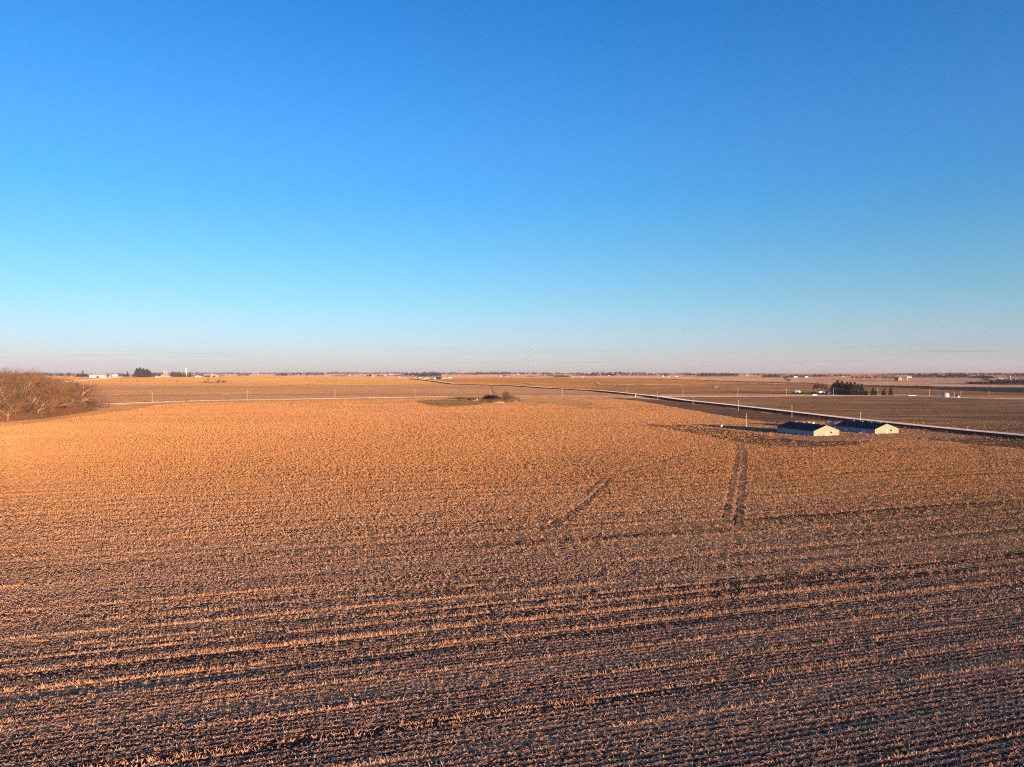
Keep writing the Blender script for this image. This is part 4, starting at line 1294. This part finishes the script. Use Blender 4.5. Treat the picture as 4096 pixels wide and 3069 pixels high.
def grain_bin(px, py, top, wpx, label, eave=.62, open_top=False):
    p = at1(px, py); m = mpp(p); h = (py - top) * m; r = wpx * m / 2
    o = empty('grain_bin', p)
    MB().lathe([(r, 0), (r, h * eave)], k=28).build('bin_wall', M['galv'], o, True)
    if open_top:
        MB().lathe([(r * 1.02, h * eave), (r * .12, h), (r * .1, h)], k=28).build('cone_roof', M['darkmetal'], o, True)
    else:
        MB().lathe([(r * 1.03, h * eave), (r * .14, h * .96), (r * .12, h * .96)], k=28).build('cone_roof', M['galv_dull'], o, True)
        MB().lathe([(r * .12, h * .95), (r * .12, h)], k=10).build('cap', M['galv'], o)
    MB().box(-.5, .5, -r - .06, -r + .04, .1, 2.2).build('door', M['galv_dull'], o)
    tag(o, label, 'grain bin')


grain_bin(3782, 1591, 1569, 26, 'large round galvanised grain bin with cone roof beside the cross road', .74)
grain_bin(3829.5, 1591, 1580.5, 16, 'small low bin with dark cone roof right of the grain bin', .5, True)
for i in range(6):
    p = at1(3959 + i * 5, 1593.5 + i * .1); m = mpp(p)
    w_ = m * (2.6 if i != 3 else 3.4); o = MB().prism([(-w_ / 2, 0), (w_ / 2, 0), (w_ / 2 * .9, m * 1.6), (-w_ / 2 * .7, m * 2.0)], -.6, .6).build('dark_block', M['darkmetal'])
    o.location = p
    tag(o, ['dark block at the left end of the row by the pale verge', 'second dark block in the row right of the pole', 'third dark block in the short row', 'widest dark block of the short row', 'fifth dark block in the short row', 'rightmost dark block of the short row'][i], 'block', 'row of dark blocks on the verge')
# culvert rail
p = at1(3648, 1585); o = MB().box(-4.5, 4.5, -.5, .5, 0, 1.1).build('culvert_wall', M['tarp']); o.location = p
tag(o, 'low pale blue culvert wall beside the cross road', 'culvert')
p = at1(2543, 1588); o = MB().box(-.3, .3, -.3, .3, 0, 3.0).build('marker_post', M['white']); o.location = p
tag(o, 'short pale marker post at the road junction corner', 'post')

# ------------------------------------------------------------------ distant farms and groves
def far_bldg(px, py, w_, h_, label, wall='white', roof='white', cat='building', **k):
    return gable_building(k.pop('name', 'farm_building'), px, py, w_, h_, label, M[wall], M[roof], cat, group='far farm buildings', **k)


far_bldg(389, 1510.5, 57, 9, 'long white shed right of the small conifers on the left horizon', gable_front=False, long=3, rise=.15, cat='shed')
far_bldg(430, 1507, 22, 3.5, 'low white lean-to between the long shed and the house', gable_front=False, long=2.5, rise=.2, door=False)
far_bldg(460, 1506.5, 18, 10, 'white farmhouse with dark doorway on the left horizon', roof='white', cat='house', win=2, rise=.4, name='house')
far_bldg(652, 1509, 20, 8, 'tan open shed beneath the twin silos', 'tan', 'white', rise=.5)
far_bldg(632, 1510, 22, 3.5, 'flat white slab roof shed left of the twin silos', 'white', 'white', gable_front=False, rise=.3, door=False)
far_bldg(672, 1510, 16, 7, 'small cream building right under the twin silos', 'cream', 'white', rise=.5)
far_bldg(789, 1509, 16, 6.5, 'small white building right of the conifer row', 'white', 'white', rise=.5)
far_bldg(801, 1508.5, 10, 3.5, 'tiny white shed beside the small white building', 'white', 'white', rise=.3)
far_bldg(858, 1508, 34, 11.5, 'cream shed with shallow gable on the left horizon', 'cream', 'greyroof', cat='shed', rise=.32, long=1.8)
far_bldg(777, 1500.5, 5, 5, 'pale small house high behind the conifer row', 'white', 'white', rise=.4, door=False, name='house')


def silo(px, py, top, wpx, label, mat, dome='white', cat='silo'):
    p = at1(px, py); m = mpp(p); h = (py - top) * m; r = wpx * m / 2
    o = empty('silo', p)
    MB().lathe([(r, 0), (r, h * .88)], k=18).build('shaft', M[mat], o, True)
    MB().lathe([(r * 1.03, h * .88), (r * .85, h * .95), (r * .4, h * .99), (r * .05, h)], k=18).build('dome', M[dome], o, True)
    tag(o, label, cat, 'farm silos')


silo(657, 1505, 1486, 7, 'left tan silo of the twin silos on the left horizon', 'tan')
silo(665.5, 1505, 1486, 7, 'right tan silo of the twin silos on the left horizon', 'tan')
silo(3627, 1524, 1502, 6, 'tan concrete silo right of the round roofed barn', 'tan', 'tan')
silo(4039, 1524, 1503, 8, 'dark silo with white dome rising from the right hand wood', 'greyroof')
# grain leg
p = at1(745, 1507); m = mpp(p); o = empty('grain_elevator', p); hh = (1507 - 1472) * m
MB().box(-2.2 * m, 1.6 * m, -2 * m, 2 * m, 0, hh * .93).build('leg_shaft', M['white'], o)
MB().box(-3.2 * m, 2.6 * m, -2.2 * m, 2.2 * m, hh * .931, hh).build('head_house', M['white'], o)
MB().tube((2 * m, 0, hh * .88), (20 * m, 0, hh * .48), .35, .35, 5).build('spout', M['galv_dull'], o)
MB().tube((-2 * m, 0, hh * .85), (-6 * m, 0, hh * .4), .3, .3, 5).build('spout', M['galv_dull'], o)
tag(o, 'tall white grain elevator leg with sloping spout above the conifer row', 'grain elevator')
p = at1(770, 1507); m = mpp(p); o = empty('lattice_tower', p); hh = (1507 - 1480) * m
for a, b in ((-1, -1), (1, -1), (1, 1), (-1, 1)): MB().tube((a * 1.0 * m, b * m, 0), (a * .4 * m, b * .4 * m, hh), .25, .2, 4).build('leg', M['galv_dull'], o)
MB().box(-1.8 * m, 1.8 * m, -m, m, hh, hh + 1.6 * m).build('platform', M['galv_dull'], o)
tag(o, 'thin dark tower with small platform right of the grain elevator', 'tower')
for i, (x, w_) in enumerate([(731, 16), (758, 17)]):
    p = at1(x, 1507); m = mpp(p); o = empty('grain_bin', p); r = w_ * m / 2
    MB().lathe([(r, 0), (r, 10 * m)], k=20).build('bin_wall', M['galv_dull'], o, True)
    MB().lathe([(r * 1.03, 10 * m), (r * .1, 18 * m), (r * .05, 18 * m)], k=20).build('cone_roof', M['greyroof'], o, True)
    tag(o, ['large grey domed bin left of the white grain elevator', 'large grey domed bin right of the white grain elevator'][i], 'grain bin', 'bins at the elevator')
# middle hog farm
for i, (x, w_) in enumerate([(1705, 27), (1777, 27)]):
    far_bldg(x, 1517, w_, 8.5, ['white gabled barn at the left of the far pair with a dark roof', 'white gabled barn at the right of the far pair with a dark roof'][i], 'cream', 'farroof', cat='barn', rise=.5, long=2.2, rz=R(28), name='barn')
for g, x0 in ((0, 1676), (1, 1794)):
    for i in range(4):
        p = at1(x0 + i * 4.2, 1517); m = mpp(p); o = empty('feed_bin', p)
        MB().lathe([(.3 * m, 2 * m), (1.3 * m, 3.6 * m), (1.3 * m, 7.6 * m), (.3 * m, 9 * m), (.1 * m, 9 * m)], k=12).build('bin_body', M['white'], o, True)
        for a in (-1, 1): MB().tube((a * m, 0, 0), (a * m, 0, 3.8 * m), .25, .25, 4).build('leg', M['galv_dull'], o)
        tag(o, '%s white feed bin of the four %s the far pair of barns' % (ordl[i], ['left of', 'right of'][g]), 'feed bin', 'white feed bins at the far barns')
p = at1(1739, 1517); m = mpp(p); o = empty('white_tank', p)
MB().lathe([(4 * m, 0), (4.2 * m, 3 * m), (2.5 * m, 5 * m), (.2 * m, 5.6 * m)], k=18).build('tank_shell', M['white'], o, True)
tag(o, 'round white tank between the far pair of barns', 'tank')
far_bldg(1598, 1512, 5, 5, 'tiny white house beside the road left of the far barns', name='house', cat='house')
far_bldg(1743, 1504.5, 14, 3.5, 'white shed behind the right edge of the big round grove', gable_front=False, rise=.3, door=False)
FB = [(1490, 1506, 8, 4, 'white farmhouse right of dark evergreens, left of centre'), (1539, 1503, 7, 3, 'tiny white house left of the long dark hedge, centre left'), (1565, 1501.5, 14, 3, 'white long shed behind the hedge, centre left'),
      (1142, 1504, 12, 3, 'white shed in front of the purple grove on the left'), (1210, 1500, 8, 3, 'white house among evergreens left of the hedge'), (1033, 1498.5, 5, 3, 'tiny white house at far left of the purple grove'),
      (1398, 1501, 8, 2.5, 'small cream shed right of the dark low hedge'), (2004, 1506, 6, 3, 'white house at the left end of the far farm right of the low ridge'), (2030, 1506.5, 7, 3, 'white shed at the right end of the far farm'),
      (2075, 1500, 5, 4, 'white steep gabled house left of the radio mast'), (2293, 1509.5, 6, 2.5, 'tiny white shed right of the dark clump, centre right'), (2327, 1509.5, 5, 2.5, 'tiny white shed, left of two side by side'),
      (2335, 1509.5, 5, 2.5, 'tiny white shed, right of two side by side'), (2436, 1504.5, 6, 2.5, 'tiny white shed below the round brown grove'), (2653, 1507.5, 8, 6, 'white steep gabled barn in the far farm, right of centre'),
      (2674, 1506.5, 7, 3.5, 'white shed right of the steep white barn'), (2707, 1508, 10, 4, 'white low gabled shed with dark door further right'), (3183, 1510, 16, 5, 'white gabled barn front with long blue roof, left of two'),
      (3226, 1510, 14, 5, 'white gabled barn front with long blue roof, right of two'), (3125, 1509, 10, 6, 'white farmhouse behind the lone bare tree'), (3372, 1506, 12, 3, 'small white shed far behind the pine clump'),
      (3636, 1511.5, 22, 5, 'white long shed behind the tan silo'), (3560, 1500, 9, 2.5, 'tiny white shed among the far trees, right side'), (4000, 1515, 5, 3.6, 'tiny white tank house left of two near the right wood'), (4008, 1515, 6, 3.6, 'tiny white tank house right of two near the right wood'),
      (2990, 1503, 8, 2.5, 'tiny white shed right of the long brown grove'), (240, 1492, 7, 2.5, 'tiny white house far off above the left wood'), (600, 1500, 5, 3, 'tiny pale house behind the left pines')]
for x, y, w_, h_, lb in FB:
    far_bldg(x, y, w_, h_, lb, rise=.5 if w_ < 13 else .35, roof='farroof' if 'blue roof' in lb else 'white', long=2.6 if 'blue' in lb else 1.4, rz=R(25) if 'blue' in lb else 0)
# round roofed barn
p = at1(3601, 1524); m = mpp(p); o = empty('barn', p, R(-12)); Wd = 13 * m; Ht = 15 * m
pf = [(-Wd / 2, 0), (Wd / 2, 0)] + [(Wd / 2 * math.cos(a), Ht * .42 + Ht * .58 * math.sin(a)) for a in [math.pi * k / 10 for k in range(11)]]
MB().prism(pf, 0, .4).build('gable_wall', M['tan'], o)
MB().prism([(x * 1.03, z * 1.02) for x, z in pf], .41, 34).build('roof', M['farroof'], o)
MB().box(-1.5, 1.5, -.1, -.003, 0, 3.5).build('door', M['darkmetal'], o)
tag(o, 'round roofed tan barn with blue roof right of the bare grove', 'barn')
# water tower
p = at1(2925, 1500); m = mpp(p); o = empty('water_tower', p); hh = (1500 - 1487) * m
MB().tube((0, 0, 0), (0, 0, hh * .7), m * .5, m * .5, 8).build('stem', M['white'], o)
MB().lathe([(.4 * m, hh * .66), (1.9 * m, hh * .76), (1.9 * m, hh * .92), (.4 * m, hh)], k=14).build('tank', M['white'], o, True)
tag(o, 'tiny white water tower above the long brown grove', 'water tower')


def belt(px0, px1, base, top, mat, label, n=None, dens=1.0, depth=30, name='tree_belt', kind='stuff', wob=.35, taper=False):
    """a far row or grove of trees, crowns with trunks, as one mass"""
    a = at1(px0, base); b = at1(px1, base); d = b - a; m = mpp((a + b) / 2); h = (base - top) * m
    L = d.length
    n = n or max(3, int(L / (h * .42) * dens))
    V = []
    for i in range(n):
        t = (i + rng.random()) / n
        hh_ = h * (1 - wob + wob * 1.3 * rng.random())
        if name == 'horizon_trees':
            q = float(vnoise(np.array([t * L / 420 + px0]), np.array([base * 1.7]), 31)[0]); hh_ *= .35 + 1.1 * q
            if q < .3: continue
        if taper: hh_ *= .7 + .3 * math.sin(math.pi * min(1, max(0, t)))
        off = rng.uniform(-depth / 2, depth / 2)
        u = Vector((-d.y, d.x, 0)).normalized()
        cx, cy = a.x + d.x * t + u.x * off, a.y + d.y * t + u.y * off
        cz = float(H(cx, cy)); r = hh_ * .55
        k = 60
        u3 = rng.normal(0, 1, (k, 3)); u3 /= np.linalg.norm(u3, axis=1)[:, None]; u3 *= rng.random((k, 1)) ** .4
        P = np.stack([cx + u3[:, 0] * r, cy + u3[:, 1] * r, cz + hh_ * .52 + u3[:, 2] * hh_ * .46], -1)
        D = rng.normal(0, 1, (k, 3)); D /= np.linalg.norm(D, axis=1)[:, None]; S = np.cross(D, rng.normal(0, 1, (k, 3))); S /= np.linalg.norm(S, axis=1)[:, None]
        V.append(blades(P, D * hh_ * .16, S, np.full(k, hh_ * .10), .4))
        V.append(np.array([[[cx - .03 * hh_, cy, cz], [cx + .03 * hh_, cy, cz], [cx + .015 * hh_, cy, cz + hh_ * .6], [cx - .015 * hh_, cy, cz + hh_ * .6]]]))
    o = quads_mesh(name, np.concatenate(V), M[mat])
    tag(o, label, 'trees', kind=kind)


def eye(x): return 1491 + (x - 2048) * math.tan(ROLL)


# continuous hazy belts on the horizon, in stretches
HZ = [(-80, 420), (420, 900), (900, 1300), (1300, 1700), (1700, 2150), (2150, 2560), (2560, 3000), (3000, 3450), (3450, 3800), (3800, 4180)]
for i, (a_, b_) in enumerate(HZ):
    e = eye((a_ + b_) / 2)
    belt(a_, b_, e + 6, e - 1.6, 'far_dark' if i % 3 else 'far_bare', 'hazy line of trees on the horizon, stretch number %d from the left' % (i + 1), dens=1.5, depth=500, name='horizon_trees', wob=.6)
    belt(a_ + 20, b_ - 30, e + 9, e + 2.6, 'far_bare', 'thin broken row of far trees below the horizon line, stretch number %d from the left' % (i + 1), dens=.7, depth=500, name='horizon_trees', wob=.7)
BE = [(60, 300, 1506, 1490, 'far_bare', 'purple brown woods behind the left wood', 1.5, 120), (300, 362, 1509, 1494, 'far_dark', 'small dark conifers left of the long white shed', 2.2, 20),
      (470, 520, 1508, 1492, 'far_bare', 'bare grove right of the white farmhouse', 1.6, 40), (528, 600, 1510, 1488, 'far_bare', 'bare trees under the left pine grove', 1.6, 40),
      (596, 652, 1509, 1489, 'far_bare', 'brown trees between the pines and the twin silos', 1.7, 40), (675, 700, 1508, 1488, 'far_bare', 'brown trees right of the twin silos', 1.6, 30),
      (765, 815, 1508, 1489, 'far_bare', 'thin brown trees right of the grain elevator', 1.1, 30), (818, 858, 1508, 1502, 'far_dark', 'low dark hedge in front of the cream shed', 2.5, 6),
      (876, 900, 1505, 1499, 'far_dark', 'small dark trees right of the cream shed', 1.2, 20), (945, 1000, 1504, 1494, 'far_dark', 'dark trees left of the purple grove', 1.2, 60),
      (1102, 1165, 1504, 1492, 'far_bare', 'purple grove on the left horizon', 1.8, 50), (1175, 1300, 1502, 1492, 'far_dark', 'dark woods left of the low hedge', 1.0, 100),
      (1325, 1392, 1505.5, 1502, 'far_dark', 'long low dark hedge left of centre', 3, 8), (1378, 1410, 1500, 1494, 'far_bare', 'small brown grove above the hedge', 1.3, 40),
      (1466, 1488, 1507, 1496, 'far_dark', 'dark evergreens left of the far farmhouse', 1.8, 20), (1504, 1535, 1506, 1499, 'far_dark', 'dark evergreens right of the far farmhouse', 1.2, 30),
      (1545, 1605, 1504.5, 1501, 'far_dark', 'dark low hedge beside the road left of the grove', 2.5, 10), (1606, 1672, 1504, 1492, 'far_dark', 'dark woods touching the left of the big grove', 1.8, 50),
      (1672, 1762, 1508, 1486, 'far_bare', 'big rounded bare grove behind the far barns', 3.2, 60), (1870, 2050, 1498, 1491, 'far_dark', 'low wooded ridge left of the radio mast', 1.6, 300),
      (2006, 2040, 1505, 1501, 'far_dark', 'dark shrubs around the far farm', 2, 20), (2072, 2096, 1498, 1492, 'far_dark', 'dark trees beside the steep gabled house', 1.5, 40),
      (2108, 2150, 1507, 1502, 'far_dark', 'low dark shrubs below the radio mast', 1.2, 30), (2155, 2240, 1505, 1497, 'far_bare', 'thin row of bare trees right of the mast', .9, 60),
      (2216, 2280, 1510, 1499, 'far_dark', 'dark clump of trees right of centre', 1.8, 30), (2290, 2370, 1504, 1494, 'far_bare', 'brown grove behind the dark clump', 1.3, 100),
      (2345, 2400, 1504, 1494, 'far_dark', 'dark woods left of the round brown grove', 1.5, 60), (2406, 2470, 1504, 1492, 'far_bare', 'round brown grove right of centre', 2.2, 50),
      (2480, 2625, 1503.5, 1495, 'far_bare', 'long row of brown trees left of the far farm', 1.1, 80), (2640, 2680, 1505, 1495, 'far_dark', 'dark trees behind the steep white barn', 1.2, 30),
      (2730, 2800, 1503, 1494, 'far_dark', 'dark woods left of the long brown grove', 1.3, 80), (2790, 2952, 1506.5, 1492, 'far_bare', 'long brown grove under the water tower', 2.0, 60),
      (3048, 3135, 1510.5, 1497, 'far_bare', 'brown grove left of the lone tree', 2.4, 30), (3150, 3245, 1508, 1496, 'far_bare', 'brown trees behind the two white gabled barns', 1.5, 80),
      (3245, 3312, 1508.5, 1495, 'far_dark', 'dark trees above the leaning bare trees', 1.8, 50), (3320, 3400, 1506, 1496, 'far_dark', 'dark woods behind the pine clump', 1.2, 80),
      (3590, 3655, 1500, 1492.5, 'far_dark', 'flat topped far wood above the round roofed barn', 2.4, 300), (3650, 3760, 1510, 1496, 'far_bare', 'brown woods right of the white long shed', 1.8, 80),
      (3752, 3870, 1511, 1499, 'far_dark', 'dark evergreen belt above the grain bin', 2.2, 50), (3790, 3880, 1506, 1494, 'far_bare', 'brown woods behind the dark evergreen belt', 1.6, 100),
      (3876, 3975, 1514, 1501, 'far_dark', 'dark conifer windbreak above the dark blocks', 3.0, 25), (3976, 4030, 1500, 1494, 'far_dark', 'small far wood on the right horizon', 1.8, 150),
      (4030, 4180, 1508, 1496, 'far_bare', 'far woods at the right edge', 1.6, 150), (3870, 3990, 1536, 1526, 'far_dark', 'low dark brush at the left foot of the right hand wood', 3.2, 25), (3975, 4180, 1539, 1518, 'far_bare', 'dense brown trees filling the right hand wood', 3.6, 50)]
for a_, b_, ba, tp, mt, lb, dn, dp in BE:
    belt(a_, b_, ba, tp, mt, lb, dens=dn, depth=dp, taper=(b_ - a_ < 100))

# mid distance single trees
for i, (x, tp, k) in enumerate([(548, 1474, 2), (560, 1471, 1), (574, 1474, 2), (588, 1476, 1), (598, 1482, 2)]):
    pine(x, 1510, tp, k, 'tall pine on the left horizon, %s of the five in the grove' % ordl[i], 'tall pines of the left farmstead', sxy=1.2)
for i, x in enumerate([690, 697, 704, 711, 718, 725, 733, 741, 751, 760]):
    pine(x, 1508, [1484, 1488, 1487, 1489, 1486, 1491, 1489, 1490, 1491, 1488][i], (0, 3)[i % 2], 'pointed conifer in the row left of the grain elevator' if i < 7 else 'pointed conifer at the foot of the grain elevator', 'conifer row at the left farmstead', sxy=1.15)
pine(331, 1509, 1482, 0, 'reddish pointed conifer left of the long white shed', None, sxy=.9)
pine(432, 1507, 1495, 3, 'small dark cedar between the long shed and the farmhouse', None, sxy=1.5)
pine(509, 1507, 1485, 3, 'narrow dark conifer right of the white farmhouse', None, sxy=.8)
pine(808, 1508, 1497, 3, 'small conifer left of the dark hedge', None, sxy=1.2)
for i, (x, ba, tp) in enumerate([(3408, 1520, 1499), (3432, 1521, 1498), (3445, 1521, 1500), (3462, 1521, 1497), (3478, 1521, 1501), (3494, 1521, 1499), (3512, 1521, 1492), (3528, 1522, 1497), (3545, 1522, 1498), (3560, 1524, 1496), (3574, 1522, 1500), (3586, 1523, 1504)]):
    bare(x, ba, tp, 'purple brown bare tree in the grove left of the round roofed barn', 'grove left of the round roofed barn', i, mats=DARK if i % 2 else GREY, sxy=1.25, far=True)
for i, (x, ba, tp) in enumerate([(3945, 1535, 1505), (3925, 1534, 1516), (3965, 1536, 1519), (3985, 1537, 1517), (4003, 1538, 1514), (4020, 1538, 1512), (4038, 1539, 1514), (4055, 1540, 1516), (4072, 1540, 1510), (4088, 1540, 1508), (4104, 1541, 1508)]):
    bare(x, ba, tp, 'spreading bare tree standing out above the left end of the right hand wood' if i == 0 else 'dark bare tree in the wood at the right edge', 'trees of the right hand wood', i, mats=DARK, sxy=1.5, far=True)
far_bldg(4068, 1520, 16, 6, 'pale roofed building behind the right hand wood', 'greyroof', 'tarp', rise=.5)

# shrubs in the golden field
bush('shrub', 823, 1533, 1523, 22, 'low wide brown shrub at the left of the golden field cluster', M['twig_grey'], 500, 31, group='shrubs in the golden field', tw=.5)
bush('shrub', 846, 1533, 1526, 26, 'flat brown shrub in the middle of the golden field cluster', M['twig_grey'], 500, 32, group='shrubs in the golden field', tw=.5)
bush('shrub', 873, 1532, 1521, 13, 'upright dark shrub right of the cluster middle', M['twig_dark'], 400, 33, group='shrubs in the golden field', tw=.5)
bush('shrub', 896, 1532, 1520, 21, 'rightmost dark rounded shrub of the cluster', M['twig_dark'], 500, 34, group='shrubs in the golden field', tw=.5)
bare(833, 1532, 1508, 'thin leafless sapling among the golden field shrubs', None, 2, mats=DARK, sxy=.5, far=True)
bare(878, 1530, 1512, 'small leafless sapling behind the dark upright shrub', None, 2, mats=DARK, sxy=.6, far=True)
for i, (x, y, tp, w_, lb) in enumerate([(551, 1527, 1522, 7, 'small lone bush in the golden field below the pines'), (483, 1526, 1522.5, 7, 'small dark bush right of the country lane'), (706, 1528, 1524.5, 5, 'tiny bush in the middle of the golden field'),
                                    (1235, 1540, 1534.5, 6, 'tiny dark bush on the golden field edge, centre left'), (1687, 1541, 1537, 6, 'tiny bush beside the main road bend'), (749, 1604.5, 1598, 9, 'small bush on the far roadside between the first two poles'),
                                    (1827, 1505, 1501.5, 5, 'tiny dark tree alone in the far pink field'), (2921, 1515, 1511, 6, 'tiny brown bush above the fence row, right'), (2786, 1514, 1510.5, 6, 'tiny brown bush above the fence row, middle'),
                                    (2624, 1514, 1510, 7, 'tiny brown bush above the fence row, left')]):
    bush('small_bush', x, y, tp, w_, lb, M['twig_dark'], 250, 50 + i, tw=.3)
bush('sapling_bush', 437, 1627, 1592, 18, 'thin wispy sapling beside the road right of the left wood', M['twig'], 70, 77, tw=.06)
